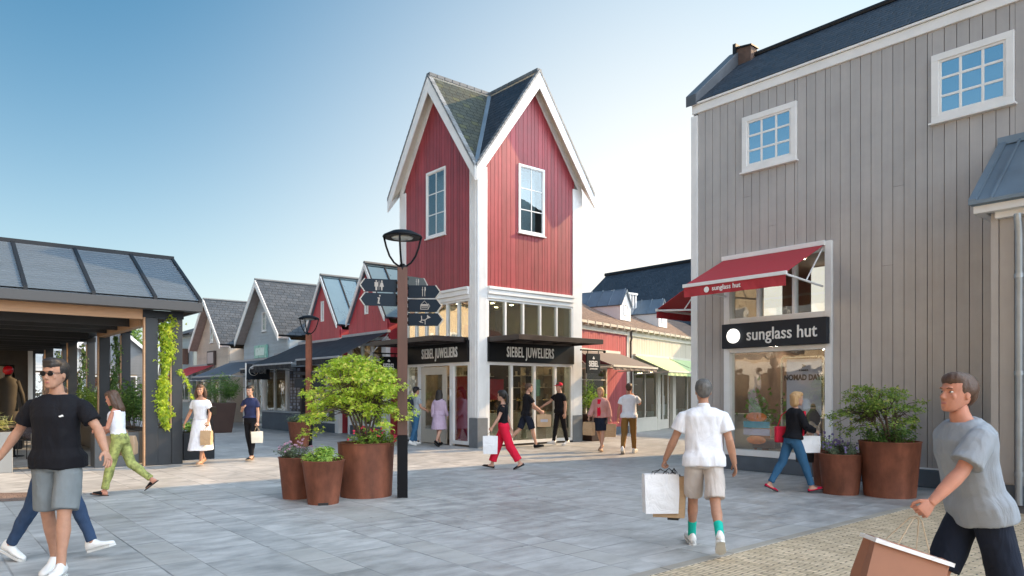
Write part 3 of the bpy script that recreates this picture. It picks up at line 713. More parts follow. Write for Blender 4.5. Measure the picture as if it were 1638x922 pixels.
# inside: floor slab, partition, glowing displays
JW = pbr('jeweller_wall', (.42, .33, .23), .5, .4, 1.5)
mb = MB(); mb.box(.12, S-.1, S-.2, S-.12, .02, 2.95); mb.box(S-.2, S-.12, .14, S-.2, .02, 2.95); mb.box(.1, S-.1, .12, S-.1, 2.95, 2.99); rm = mb.build('interior', JW, TW)
mb = MB(); mb.box(.1, S-.1, .1, S-.1, .0, .03); mb.build('floor', SHOPFL, rm)
mb = MB(); lamps(mb, [(.5+.75*i, .45+.7*j, 2.945) for i in range(5) for j in range(5)], .05); mb.build('ceiling_spots', pbr('jeweller_spots', (1, .80, .52), emis=30), rm)
mb = MB(); 
for z in (.5, .9, 1.3, 1.7, 2.1): mb.box(1.3, S-.25, S-.5, S-.2, z, z+.03); mb.box(S-.5, S-.2, .6, S-.5, z+.004, z+.034)
for x in (1.3, 2.1, 2.9, 3.7): mb.box(x, x+.05, S-.49, S-.21, .03, 2.4); mb.box(S-.49, S-.21, x-.6, x-.55, .03, 2.4)
mb.build('display_shelves', pbr('pale_shelves', (.55, .48, .38), .4), rm)
mb = MB(); goods(mb, 1.4, S-.3, S-.45, S-.25, [.53, .93, 1.33, 1.73, 2.13], 14, 77, (.04, .1), (.05, .2)); goods(mb, S-.45, S-.25, .7, S-.6, [.53, .93, 1.33, 1.73, 2.13], 12, 78, (.04, .1), (.05, .2)); mb.build('displays', GOODS, rm)
mb = MB()
for i in range(3): mb.box(.55+i*1.15, 1.35+i*1.15, .25, .7, .1, .95); 
mb.box(.6, 1.0, 1.2, 3.0, .1, .95); mb.build('counter', pbr('cream_counter', (.45, .38, .28), .4, .1, 3), rm, bevel=.01)
mb = MB(); goods(mb, .5, 3.7, .35, .6, [.96, 1.3], 26, 5, (.03, .06), (.03, .09)); goods(mb, .6, 1.0, 1.2, 3.0, [.96], 20, 6, (.03, .06), (.03, .1)); mb.build('jewellery', pbr('gold_things', (.9, .6, .25), .25, metal=.8), rm)
mb = MB(); mb.box(.45, 1.1, .2, .21, 1.35, 1.95); mb.cur = 1; mb.box(2.2, 2.55, .2, .21, 1.45, 1.95); mb.build('window_poster', [pbr('poster_red', (.35, .02, .03), .5), pbr('poster_mint', (.30, .52, .40), .5)], rm)
mb = MB(); mb.box(.1, S-.1, .9, S-.1, 3.0, 3.02); mb.box(.1, S-.1, S-.15, S-.1, 3.0, 4.5); mb.box(S-.15, S-.1, .1, S-.1, 3.0, 4.5); mb.box(.1, S-.1, .1, S-.1, 4.45, 4.5); ur = mb.build('upper_room', pbr('upper_room_wall', (.62, .55, .40), .7, .25, 1), TW)
mb = MB(); lamps(mb, [(.6+.8*i, .5+.8*j, 4.44) for i in range(4) for j in range(4)], .06); mb.build('ceiling_spots', pbr('upper_fill_spots', (1, .88, .66), emis=60), ur)  # added ceiling lamps, brightening the upper panes from inside
mb = MB(); mb.prism([(.9, 3.0), (3.0, 3.0), (2.2, 3.5), (.9, 3.65)], 1.8, 1.9); mb.build('red_banner', pbr('faded_red', (.42, .10, .06), .6), ur)
# canopies (glass and steel)
def steel_canopy(M, x0, x1, proj, z, label):
    t = thing('glass_canopy', label, 'canopy', TW.location, 0, 'steel canopies of the red tower')
    mb = MB(); d = .14
    mb.box(x0, x1, -proj, -proj+.05, z-d, z); mb.box(x0, x0+.05, -proj+.05, -.0, z-d, z); mb.box(x1-.05, x1, -proj+.05, -.0, z-d, z); mb.box(x0, x1, -.16, -.10, z-d, z)
    n = 4
    for i in range(1, n): xx = x0+(x1-x0)*i/n; mb.box(xx-.03, xx+.03, -proj+.05, -.16, z-d+.01, z-.02)
    xf(mb, M); mb.build('frame', pbr('bronze_steel', (.035, .026, .024), .4, .2, 3), t, bevel=.004)
    mb = MB(); mb.box(x0+.05, x1-.05, -proj+.05, -.16, z-.015, z-.005); xf(mb, M); mb.build('glass_roof', glassmat('milky_glass', (.42, .46, .48), .2), t)
    return t
steel_canopy(M0, .30, 3.62, 1.42, 3.14, 'glass and steel canopy on the sunlit front of the red tower')
steel_canopy(M1, .10, 3.66, 1.22, 3.14, 'glass and steel canopy on the shaded side of the red tower')
# hanging signs
def hang_sign(loc, w, h, label, lines, M=None, flip=False):
    t = thing('hanging_sign', label, 'sign', loc, 0, 'hanging signs of the jeweller')
    mb = MB(); mb.box(-w/2, w/2, -.02, .02, -h/2, h/2); b = mb.build('board', SIGNB, t, bevel=.006)
    mb = MB(); addtext(mb, 'SIEBEL', .25, 0, -.026, -.02, .62, .006, .006); addtext(mb, 'JUWELIERS', .07, 0, -.026, -.17, 1.0, .006, .001)
    mb.ball((0, -.026, .16), (.05, .006, .03), 10, 6); mb.ball((0, -.026, .20), (.02, .006, .02), 8, 6); mb.build('lettering', TXTW, b)
    mb = MB(); mb.box(-w/2-.25, w/2+.25, -.025, .025, h/2+.08, h/2+.12); mb.box(-w/2+.06, -w/2+.08, -.01, .01, h/2, h/2+.08); mb.box(w/2-.08, w/2-.06, -.01, .01, h/2, h/2+.08)
    mb.ball((w/2+.22, 0, h/2+.08), .05, 10, 6)
    mb.build('bracket', BLACKM, t); return t
hang_sign((16.52, 15.65, 2.47), .62, .62, 'black square shop sign on a bracket at the sunlit right edge of the tower', 0)
hang_sign((11.78, 20.1, 2.40), .62, .60, 'black square shop sign behind the maple at the shaded side of the tower', 0)
# ------------------------------------------------------------ sunlit shop row to the right of the tower
ang = math.atan2(.254, .967)
def rowframe(): return (16.40, 16.95, 0), ang
ROWM = Matrix.Translation((16.40, 16.95, 0)) @ Matrix.Rotation(ang, 4, 'Z')
BEIGEB = pbr('beige_boards', (.56, .50, .41), .5, .06, 3, island=.07, stretch=(5, 5, .5), dirt=.1)
REDL = pbr('light_red_boards', (.36, .065, .07), .5, .08, 3, island=.1, stretch=(5, 5, .5), dirt=.1)
def rowshop(label, x0, x1, mat, left_trim=True):
    t = thing('shop_building', label, 'building', *rowframe())
    mb = MB(); boards(mb, x0, x1, 2.55, lambda x: 3.72, .16, 0, .02, (), .01, 0, .1); mb.build('wall', mat, t)
    mb = MB(); mb.box(x0, x1, .02, .12, 2.5, 3.9); mb.build('carcass', mat, t)
    mb = MB(); mb.box(x0, x1, -.08, .02, 3.72, 3.86); mb.box(x0, x1, -.05, .02, 2.45, 2.56); mb.build('cornice', CREAM, t, bevel=.005)
    mb = MB(); mb.box(x0, x1, -.24, -.10, 3.93, 4.02)
    x = x0+.2
    while x < x1: mb.box(x-.015, x+.015, -.26, -.05, 3.87, 4.04); x += .55
    mb.box(x0, x1, -.10, .0, 3.862, 3.93); mb.build('gutter', pbr('cream_gutter', (.50, .46, .38), .4, .1, 3), t)
    roofslab('roof', (x0, -.22, 4.0), (x1, -.22, 4.0), (x1, 2.7, 5.35), (x0, 2.7, 5.35), .08, TILE_B, t)
    roofslab('rear_roof', (x0, 5.6, 4.0), (x1, 5.6, 4.0), (x1, 2.7, 5.35), (x0, 2.7, 5.35), .08, TILE_B, t)
    mb = MB(); mb.box(x0, x1, 5.4, 5.5, 0, 4); mb.build('rear_wall', mat, t)
    return t
A_ = rowshop('low red boarded shop with brown tiled roof right of the tower', .03, 4.9, REDL)
xs = [.1, 1.1, 2.05]
shopfront(A_, .1, 3.15, .28, 2.46, [.14, 1.6, 3.1], 0, .08, CREAM, transom=2.0)
mb = MB(); boards(mb, 3.15, 4.88, .28, lambda x: 2.45, .16, 0, .02, (), .01); mb.build('lower_wall', REDL, A_)
mb = MB(); mb.box(.03, 4.9, -.04, .1, 0, .28); mb.build('plinth', PLINTH, A_)
mb = MB(); mb.box(4.72, 4.9, -.05, .02, .28, 3.72); mb.build('pilaster', CREAM, A_)
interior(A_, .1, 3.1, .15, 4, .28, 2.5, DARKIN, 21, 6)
B_ = rowshop('low beige boarded shop with two white dormers on the roof', 4.92, 17., BEIGEB)
mb = MB(); mb.box(4.92, 5.25, -.06, .1, 0, 2.5); mb.box(7.55, 7.85, -.06, .1, 0, 2.5); mb.box(9.15, 9.45, -.06, .1, 0, 2.5); mb.box(12.4, 12.7, -.06, .1, 0, 2.5); mb.build('pilaster', CREAM, B_, bevel=.006)
shopfront(B_, 5.25, 7.55, .48, 2.46, [5.29, 6.4, 7.51], 0, .07, CREAM); shopfront(B_, 9.45, 12.4, .48, 2.46, [9.5, 10.9, 12.35], 0, .07, CREAM); shopfront(B_, 12.7, 17, .48, 2.46, [12.75, 14.5, 16.9], 0, .07, CREAM)
for a_, b_ in ((5.25, 7.55), (9.45, 12.4), (12.7, 17)): mb = MB(); mb.box(a_, b_, -.05, .1, 0, .478); mb.build('plinth', CREAM, B_, bevel=.005)
mb = MB(); mb.box(7.85, 9.15, .12, .16, 0, .4); mb.box(7.85, 8.0, .12, .16, .4, 2.46); mb.box(9.0, 9.15, .12, .16, .4, 2.46); mb.box(8.44, 8.56, .12, .16, .4, 2.46); mb.box(8.0, 9.0, .12, .16, 2.3, 2.46)
dr = mb.build('door', CREAM, B_, bevel=.004); mb = MB(); mb.box(8.0, 9.0, .135, .14, .4, 2.3); mb.build('pane', GLASS, dr)
mb = MB(); mb.tube([(8.42, .1, .6), (8.42, .04, .6), (8.42, .04, 1.4), (8.42, .1, 1.4)], .015, 6); mb.build('handle', WHITE, dr)
interior(B_, 5.3, 13.5, .25, 4, .02, 2.5, WARMIN, 22, 16)
for x in (5.95, 9.65):
    d = MB(); w = .46; y0 = .62; zb = 4.42; ze = 5.08; za = 5.64; y1 = 2.7
    D = [(x-w, zb), (x+w, zb), (x+w, ze), (x, za), (x-w, ze)]
    d.prism(D, y0, y1+.6); dm = d.build('dormer', WHITE, B_)
    window(dm, x-.17, x+.17, 4.62, 5.06, 2, 2, y0, .035, proud=.03, mull=.02, sill=False, glass=GLASS, back=False)
    for s in (-1, 1):
        roofslab('roof', (x+s*(w+.06), y0-.08, ze-.07), (x+s*(w+.06), y1+1.2, ze-.07), (x, y1+1.2, za+.04), (x, y0-.08, za+.04), .04, ZINC, dm)
    mb = MB()
    for i in range(7):
        yy = y0+i*.5
        for s in (-1, 1): mb.hexa([(x+s*(w+.06), yy, ze-.06), (x+s*(w+.06), yy+.03, ze-.06), (x, yy+.03, za+.05), (x, yy, za+.05), (x+s*(w+.06), yy, ze-.03), (x+s*(w+.06), yy+.03, ze-.03), (x, yy+.03, za+.08), (x, yy, za+.08)])
    mb.build('standing_seams', ZINC, dm)
mb = MB(); mb.tube([(4.95, -.12, 3.95), (4.95, -.12, 3.6), (4.98, -.08, 3.5), (4.98, -.08, 2.75), (5.02, -.18, 2.6)], .04, 8); mb.tube([(5.0, -.1, 2.4), (5.0, -.1, 0)], .04, 8)
mb.build('downpipe', pbr('dark_pipe', (.05, .035, .03), .5), B_)
GRN_F = pbr('green_fabric', (.42, .52, .26), .8, .05, 3); TAU_F = pbr('taupe_fabric', (.15, .125, .11), .8, .05, 3)
awning('taupe awning over the window of the low red shop', 'awnings of the sunlit shop row', ROWM, .55, 4.0, 3.0, 2.42, 1.6, TAU_F, CREAM, .10)
awning('pale green awning over the left window of the beige shop', 'awnings of the sunlit shop row', ROWM, 5.35, 8.6, 2.98, 2.35, 1.45, GRN_F, CREAM, .13)
awning('pale green awning over the right window of the beige shop', 'awnings of the sunlit shop row', ROWM, 8.75, 12.4, 2.98, 2.35, 1.45, GRN_F, CREAM, .13)
# roof-top plant and big slate roof further back
t = thing('rooftop_vent', 'pale rooftop ventilation unit in front of the big dark slate roof', 'vent', W(4.62, 32, 0), 0)
mb = MB(); mb.box(-.7, .9, -.4, .4, 5.0, 5.95); mb.build('housing', pbr('grey_sheet', (.30, .32, .34), .5, .1, 3), t); mb = MB()
for i in range(9): mb.box(-.7+i*.19, -.62+i*.19, -.44, -.4, 5.3, 5.9)
mb.box(-.75, .95, -.47, -.4, 5.9, 5.98); mb.build('grille', WHITE, t)
BH = thing('slate_roofed_hall', 'large hall with a dark slate roof rising behind the low shops', 'building', (38, 34.7, 0))
roofslab('roof', (-5.6, 0, 5.2), (-5.6, -26, 5.2), (0, -26, 9.80), (0, 0, 9.80), .15, SLATE, BH)
roofslab('rear_roof', (5.6, 0, 5.2), (5.6, -26, 5.2), (0, -26, 9.80), (0, 0, 9.80), .15, SLATE, BH)
mb = MB(); mb.box(-5.2, 5.2, -26, -.2, 0, 5.3); mb.prism([(-5.2, 5.3), (5.2, 5.3), (0, 9.6)], -26, -.2); mb.build('wall', BEIGEB, BH)
mb = MB(); mb.tube([(0, 0.1, 9.85), (0, -26, 9.85)], .13, 6); mb.build('ridge', ANTH, BH)

# ------------------------------------------------------------ shaded row left of the tower: gables face -x
LAPB = pbr('blue_grey_laps', (.42, .50, .56), .55, .08, 2, island=.08, dirt=.15)
LAPT = pbr('beige_laps', (.62, .54, .46), .55, .08, 2, island=.06, dirt=.15)
LAPP = pbr('pale_blue_laps', (.36, .46, .50), .55, .06, 2, island=.05)
BROWNB = pbr('dark_brown_boards', (.085, .05, .045), .6, .1, 3, island=.15)
def gable_shop(label, ytop, ybot, plane, za, ze, ov, sov, depth, kind, wmat, roofmat, bw, front_bot, xstart=0, xend=0, ext=(0, 0), extmat=None, group=None, extra=None, ledge=True):
    """frame: local x = ytop - y (towards the camera), -y = out (world -x)"""
    t = thing('gabled_shop', label, 'building', (plane, ytop, 0), -pi/2, group)
    w = ytop-ybot; c = w/2; s = (za-ze)/(c+sov); zf = lambda x: za-s*abs(x-c)
    mb = MB()
    if kind == 'boards': boards(mb, 0, w, front_bot, lambda x: zf(x)-.16, .15, 0, .02, extra or (), .012, 0, .1)
    else: laps(mb, 0, w, front_bot, za-.2, .14, 0, lambda z: max(0, c-(za-.2-z)/s), lambda z: min(w, c+(za-.2-z)/s), extra or ())
    mb.build('wall', wmat, t)
    e0, e1 = ext
    mb = MB(); mb.prism([(0, front_bot), (w, front_bot), (w, zf(0)-.2), (c, za-.2), (0, zf(0)-.2)], .03, .1, 'y')
    mb.box(0, .1, .1, depth, 0, zf(0)-.2); mb.box(w-.1, w, .1, depth, 0, zf(0)-.2); mb.box(0, w, depth-.1, depth, 0, 4.0); mb.build('side_walls', wmat, t)
    if e0 or e1:
        mb = MB()
        if e1: laps(mb, w, w+e1, 0, zf(0)-.05, .16, .9)
        if e0: laps(mb, -e0, 0, 0, zf(0)-.05, .16, .9)
        mb.build('recessed_wall', extmat or wmat, t)
    for sg in (-1, 1):
        roofslab('roof', (c+sg*(c+sov), -ov, ze), (c+sg*(c+sov), depth, ze), (c, depth, za), (c, -ov, za), .10, roofmat, t)
    if e1: roofslab('eaves_roof', (w-.2, .6, ze+.02), (w+e1, .6, ze+.02), (w+e1, 3.0, ze+1.7), (w-.2, 3.0, ze+1.7), .08, roofmat, t)
    mb = MB()
    for sg in (-1, 1):
        def q(u, dz): return (c+sg*u, zf(c+u)-dz)
        mb.prism([q(0, -.02), q(c+sov, -.02), q(c+sov, bw), q(0, bw*1.15)], -ov-.04, -ov, 'y')
    mb.build('bargeboard', WHITE, t)
    if ov > .2:
        mb = MB()
        for sg in (-1, 1):
            def q(u, dz): return (c+sg*u, zf(c+u)-.13-dz)
            mb.prism([q(0, 0), q(c, 0), q(c, .03), q(0, .03)], -ov+.002, -.0, 'y')
        mb.build('soffit', pbr('warm_soffit', (.30, .25, .23), .6), t)
    mb = MB(); mb.tube([(c, -ov-.03, za+.03), (c, depth, za+.03)], .07, 6); mb.build('ridge', pbr('ridge_tile', (.1, .11, .12)), t)
    return t, zf, w
SEAM = pbr('blue_metal_roof', (.12, .19, .235), .3, .08, 2, metal=.3)
def seams(t, w, za, ze, sov, depth, ov):
    mb = MB(); c = w/2
    for i in range(int(depth/.75)+1):
        y = -ov+i*.75
        for s in (-1, 1):
            mb.hexa([(c+s*(c+sov), y, ze), (c+s*(c+sov), y+.05, ze), (c, y+.05, za), (c, y, za), (c+s*(c+sov), y, ze+.05), (c+s*(c+sov), y+.05, ze+.05), (c, y+.05, za+.05), (c, y, za+.05)])
    mb.build('standing_seams', ANTH, t)
for k, (yt, yb, lab) in enumerate(((24.35, 21.55, 'nearer of the two narrow red gabled shops left of the tower'), (27.9, 25.1, 'farther of the two narrow red gabled shops, beside the blue grey one'))):
    t, zf, w = gable_shop(lab, yt, yb, 12.6, 6.14, 4.15, .12, .0, 7., 'boards', pbr('gable_red_boards', (.44, .055, .072), .5, .08, 3, island=.1, stretch=(5, 5, .5)), SEAM, .16, 3.45, ext=(0, .8 if k else 1.35), extmat=REDB, group='narrow red gabled shops', extra=[(1.22, 1.48, 4.35, 5.15)])  # one even red for the boards of both gabled shops
    seams(t, w, 6.14, 4.15, 0, 7, .12)
    window(t, 1.22, 1.48, 4.35, 5.15, 1, 1, 0, .05, proud=.04, sill=False)
    mb = MB(); mb.box(0, .12, -.06, .1, 0, 3.4); mb.box(w-.3, w, -.06, .1, 0, 3.4); mb.box(0, w, -.05, .03, 3.38, 3.47); mb.build('post', WHITE, t)
    shopfront(t, .12, w-.3, .35, 3.3, [.16, 1.0, 1.7, w-.34], 0, .07, transom=2.4); mb = MB(); mb.box(.12, w-.3, -.04, .1, 0, .35); mb.build('plinth', PLINTH, t)
    interior(t, .15, w-.3, .15, 4, .02, 3.3, WARMIN, 31+k, 8)
t, zf, w = gable_shop('blue grey gabled shop with a deep overhanging roof and mint sign', 35.2, 29.9, 12.6, 6.65, 4.02, .45, .0, 7.5, 'laps', LAPB, SLATE_G, .26, 2.75, ext=(0, 2.1), extmat=BROWNB, extra=[(2.35, 2.85, 4.35, 5.25)])
window(t, 2.35, 2.85, 4.35, 5.25, 2, 3, 0, .06, proud=.05, mull=.025, glass=GLASS)
mb = MB(); mb.box(1.65, 3.1, -.14, -.03, 3.12, 3.72); ms = mb.build('sign_box', pbr('mint_sign', (.25, .55, .47), .3, .15, 4), t, bevel=.02); mb = MB(); mb.box(1.85, 2.9, -.150, -.142, 3.25, 3.6); mb.build('panel', pbr('mint_light', (.62, .80, .74), .3), ms)
mb = MB(); mb.box(0, .18, -.06, .1, 0, 2.75); mb.box(w-.18, w, -.06, .1, 0, 2.75); mb.box(2.5, 2.66, -.06, .1, 0, 2.7); mb.box(0, w, -.05, .1, 2.65, 2.76); mb.build('post', WHITE, t)
shopfront(t, .18, 2.5, .0, 2.65, [.22, 1.0, 1.7, 2.46], 0, .09, transom=None); shopfront(t, 2.66, w-.18, .0, 2.65, [2.7, 3.8, w-.22], 0, .09); interior(t, .2, w-.2, .15, 5, .02, 2.65, WARMIN, 41, 12)
t, zf, w = gable_shop('beige gabled shop with a small dark sign, farthest of the gables', 42.6, 37.4, 12.6, 6.50, 4.0, .45, .0, 7.5, 'laps', LAPT, SLATE_G, .24, 2.75, ext=(0, 2.2), extmat=LAPT, extra=[(2.35, 2.85, 4.2, 5.15)])
window(t, 2.35, 2.85, 4.2, 5.15, 1, 2, 0, .06, proud=.05, glass=GLASS)
mb = MB(); mb.box(2.2, 3.35, -.16, -.03, 3.0, 3.75); ms = mb.build('sign_frame', pbr('dark_oak', (.06, .04, .035), .5), t, bevel=.01); mb = MB(); mb.box(2.3, 3.25, -.17, -.162, 3.08, 3.67); mb.build('panel', pbr('pale_sign', (.5, .46, .45), .5), ms)
mb = MB(); mb.box(0, .18, -.06, .1, 0, 2.75); mb.box(w-.18, w, -.06, .1, 0, 2.75); mb.box(0, w, -.05, .1, 2.65, 2.76); mb.build('post', CREAM, t)
shopfront(t, .18, w-.18, .3, 2.65, [.22, 1.5, 2.6, 3.8, w-.22], 0, .08, CREAM); interior(t, .2, w-.2, .15, 5, .02, 2.65, WARMIN, 42, 12)
mb = MB(); mb.box(.18, w-.18, -.04, .1, 0, .3); mb.build('plinth', PLINTH, t)
PB = thing('shop_house', 'pale blue boarded house at the far end of the shaded street', 'building', (12.5, 50, 0), -pi/2)
mb = MB(); laps(mb, 0, 7.0, 0, 4.9, .18, 0, holes=[(4.5, 6.5, 3.0, 4.1)]); mb.build('wall', LAPP, PB); mb = MB(); mb.box(0, 7, .02, 5, 0, 4.9); mb.build('carcass', LAPP, PB)
roofslab('roof', (-.2, -.3, 4.9), (7.2, -.3, 4.9), (7.2, 3, 6.1), (-.2, 3, 6.1), .1, SLATE_G, PB); window(PB, 4.6, 6.4, 1.0, 2.6, 2, 1, -.03, .08, glass=GLASS)
t = thing('projecting_sign', 'small brown box sign sticking out from the pale blue house', 'sign', (11.9, 44.0, 3.6), 0); mb = MB(); mb.box(-.05, .6, -.12, .12, -.45, .45); mb.build('box', pbr('brown_box', (.10, .055, .04), .5), t, bevel=.02); mb = MB(); mb.box(.55, .7, -.02, .02, .1, .16); mb.build('bracket', BLACKM, t)
# awnings of the shaded row
def rowM(y): return Matrix.Translation((12.6, y, 0)) @ Matrix.Rotation(-pi/2, 4, 'Z')
NAVY_F = pbr('navy_fabric', (.009, .011, .017), .7, .1, 3)
g_ = 'awnings of the shaded shop row'
awning('dark navy awning on the nearer red gabled shop', g_, rowM(24.7), .0, 3.3, 3.62, 2.72, 1.9, NAVY_F, pbr('grey_frame', (.35, .37, .40), .4), .18)
awning('dark navy awning on the farther red gabled shop', g_, rowM(28.6), .0, 3.7, 3.55, 2.62, 2.0, NAVY_F, MATS['grey_frame'], .16)
awning('dark navy awning over the recessed brown shop beside the blue grey gable', g_, rowM(31.2), .0, 2.4, 3.2, 2.55, 1.6, NAVY_F, MATS['grey_frame'], .16)
awning('slate blue awning in front of the blue grey gabled shop', g_, rowM(37.0), .0, 5.4, 3.05, 2.28, 1.9, BLU_F, MATS['grey_frame'], .12)
awning('raspberry red awning in front of the beige gabled shop', g_, rowM(43.8), .0, 4.4, 3.0, 2.2, 1.9, RED_F, MATS['grey_frame'], .08)
# brick pier / tiled kiosk with hanging sign
t = thing('tiled_pillar', 'broad dark pillar with blue and white patterned tiles behind the maple', 'pillar', (12.35, 29.2, 0), -pi/2)
mb = MB(); mb.box(0, 1.2, -.0, .3, 0, 2.6); mb.build('core', pbr('dark_core', (.03, .025, .03), .5), t)
mb = MB()
for i in range(9):
    for j in range(19):
        if (i % 3) != 2: mb.box(.06+i*.125, .16+i*.125, -.02, 0, .1+j*.13, .2+j*.13)
mb.build('tiles', pbr('glazed_tiles', (.30, .33, .42), .2, .3, 20, island=.6), t)
t = thing('low_wall', 'low blue grey wall in front of the recessed brown shop', 'wall', (11.7, 30.6, 0), -pi/2); mb = MB(); mb.box(0, 3.2, 0, .3, 0, .72); mb.build('body', PLINTH, t, bevel=.01); mb = MB(); mb.box(-.03, 3.23, -.04, .34, .722, .78); mb.build('coping', pbr('pale_coping', (.4, .42, .44), .5), t, bevel=.008)
t = thing('hanging_sign', 'dark square sign with round white emblem beside the slate blue awning', 'sign', (11.35, 30.1, 2.42), 0)
mb = MB(); mb.box(-.5, .5, -.03, .03, -.33, .33); b = mb.build('board', SIGND, t, bevel=.008)
mb = MB(); rrect(mb, -.40, 0.0, -.17, .23, .2, .02, -.045, -.032); addtext(mb, 'Q', .26, -.20, -.04, .03, .9, .008, .002); addtext(mb, 'LIMI', .26, .19, -.04, .0, .62, .008, .002); mb.build('lettering', TXTW, b)
mb = MB(); mb.box(-.53, -.505, -.04, .04, -2.42, .36); mb.box(.5, 1.2, -.02, .02, .2, .25); mb.build('pole', WHITE, t)

# far houses closing the view behind the pergola
for i, (x0, x1, y, h, za, mat, lab) in enumerate(((8.0, 12.0, 52, 4.4, 6.2, pbr('grey_far_boards', (.20, .21, .22), .6, .1, 2), 'dark grey gabled house at the far end of the street behind the pergola'),
                                       (3.4, 7.8, 46, 4.0, 4.9, pbr('pale_far_boards', (.50, .52, .52), .6, .1, 2), 'low pale shop with white frames behind the pergola posts'),
                                       (-3.5, 3.2, 44, 4.2, 5.6, pbr('dark_far_boards', (.10, .11, .12), .6, .1, 2), 'dark shop with a broad window behind the left pergola posts'))):
    t = thing('far_house', lab, 'building', (x0, y, 0)); w = x1-x0
    mb = MB(); laps(mb, 0, w, 0, h, .18, 0, holes=[(.4, w-.4, .4, 2.6)]); mb.box(0, w, 1.5, 4, 0, h); mb.prism([(0, h), (w, h), (w/2, za-.15)], 0, 4); mb.build('wall', mat, t)
    for s in (-1, 1): roofslab('roof', (w/2+s*(w/2+.2), -.3, h-.1), (w/2+s*(w/2+.2), 4.2, h-.1), (w/2, 4.2, za), (w/2, -.3, za), .12, SLATE_G, t)
    mb = MB()
    for s in (-1, 1): mb.prism([(w/2, za+.02), (w/2+s*(w/2+.2), h-.1), (w/2+s*(w/2+.2), h-.35), (w/2, za-.25)], -.36, -.3)
    mb.build('bargeboard', WHITE, t)
    shopfront(t, .4, w-.4, .4, 2.6, [.45, w*.35, w*.65, w-.45], 0, .08); interior(t, .4, w-.4, .15, 1.4, .4, 2.6, WARMIN, 60+i, 6)

# ------------------------------------------------------------ pergola on the left
PG = thing('pergola', 'dark steel and timber pergola with louvred glass roof at the left', 'pergola', (4.66, 16.8, 0))
ys = [0, 4.8, 9.6, 14.4, 19.2]
POSTM = pbr('post_steel', (.026, .031, .038), .5, .15, 2, stretch=(3, 3, .6), dirt=.2)
for i, y in enumerate(ys):
    for x0, x1 in ((-.75, -.50), (-.22, .0)):
        mb = MB(); mb.box(x0, x1, y, y+.12, 0, 3.18); mb.build('post', POSTM, PG, bevel=.006)
    for x0, x1 in ((-.50, -.22),):
        mb = MB(); mb.box(x0, x1, y+.02, y+.34, 0, .80); mb.build('post_planter', POSTM, PG, bevel=.005)
    mb = MB(); mb.box(-.785, -.753, y-.005, y+.10, .0, 3.18); mb.box(-.25, -.222, y+.01, y+.11, .8, 3.1); mb.build('timber_lining', TIMBER, PG)
    mb = MB(); mb.box(-.80, .02, y-.02, y+.28, 3.182, 3.34); mb.build('lintel', ANTH, PG)
    for x0 in (-8.2,):
        mb = MB(); mb.box(x0, x0+.25, y, y+.26, 0, 3.18); mb.build('post', POSTM, PG)
    # cross beam, timber faced on the front one
    mb = MB(); mb.box(-9.5, -.802, y+.0, y+.10, 3.14, 3.345); mb.build('beam', TIMBER if i == 0 else ANTH, PG)
mb = MB(); mb.box(-.80, -.62, .30, 4.75, 3.02, 3.30); mb.build('side_beam', TIMBER, PG)
for i in range(1, 4): c = copy_tree(PG.children[-1], PG); c.location = (0, 4.8*i, 0)
mb = MB()
for k in range(1, 17):
    y = k*1.2
    if abs(y % 4.8) > .1: mb.box(-9.5, -.8, y, y+.08, 3.06, 3.24)
for x in (-2.2, -3.8, -5.4, -7.0): mb.box(x, x+.10, .1, 19.2, 3.245, 3.34)
mb.build('rafters', pbr('rafter_steel', (.03, .03, .032), .5), PG)
mb = MB(); mb.box(-9.5, .30, -.42, -.34, 3.33, 3.53); mb.box(.22, .30, -.34, 4.1, 3.33, 3.53); mb.box(-9.5, .22, -.34, 0, 3.345, 3.36); mb.build('fascia', pbr('fascia_steel', (.045, .048, .053), .5, .1, 3), PG, bevel=.008)
LOUV = pbr('louvre_glass', (.10, .128, .158), .38, .05, 1, island=.06, metal=.1, spec=.4)
mb = MB(); ny = 20
for sgn in (1, -1):
    for i in range(ny):
        f0, f1 = i/ny, (i+.965)/ny; ya, yb = (-.36+2.2*f0, -.36+2.2*f1) if sgn > 0 else (4.04-2.2*f0, 4.04-2.2*f1); za, zb = 3.575+1.22*f0, 3.575+1.22*f1
        mb.hexa([(-9.5, ya, za+.0), (.26, ya, za+.0), (.26, yb, zb-.01), (-9.5, yb, zb-.01), (-9.5, ya, za+.012), (.26, ya, za+.012), (.26, yb, zb+.0), (-9.5, yb, zb+.0)])
mb.build('louvres', LOUV, PG)
for sgn in (1, -1):
    ya, yb = (-.36, 1.84) if sgn > 0 else (4.04, 1.84)
    roofslab('roof_glass', (-9.5, ya, 3.53), (.26, ya, 3.53), (.26, yb, 4.74), (-9.5, yb, 4.74), .02, pbr('frosted_glass', (.16, .19, .22), .3, .1, 1), PG)
mb = MB()
for sgn in (1, -1):
    for x in [.26-.03]+[-.68-1.14*i for i in range(8)]:
        ya, yb = (-.38, 1.82) if sgn > 0 else (4.06, 1.86)
        mb.hexa([(x, ya, 3.52), (x+.07, ya, 3.52), (x+.07, yb, 4.74), (x, yb, 4.74), (x, ya, 3.61), (x+.07, ya, 3.61), (x+.07, yb, 4.83), (x, yb, 4.83)])
mb.box(-9.5, .30, 1.78, 1.90, 4.74, 4.86); mb.build('roof_ribs', ANTH, PG)
mb = MB(); mb.box(-9.5, .0, 4.1, 19.6, 3.36, 3.46); mb.build('flat_roof', ANTH, PG)
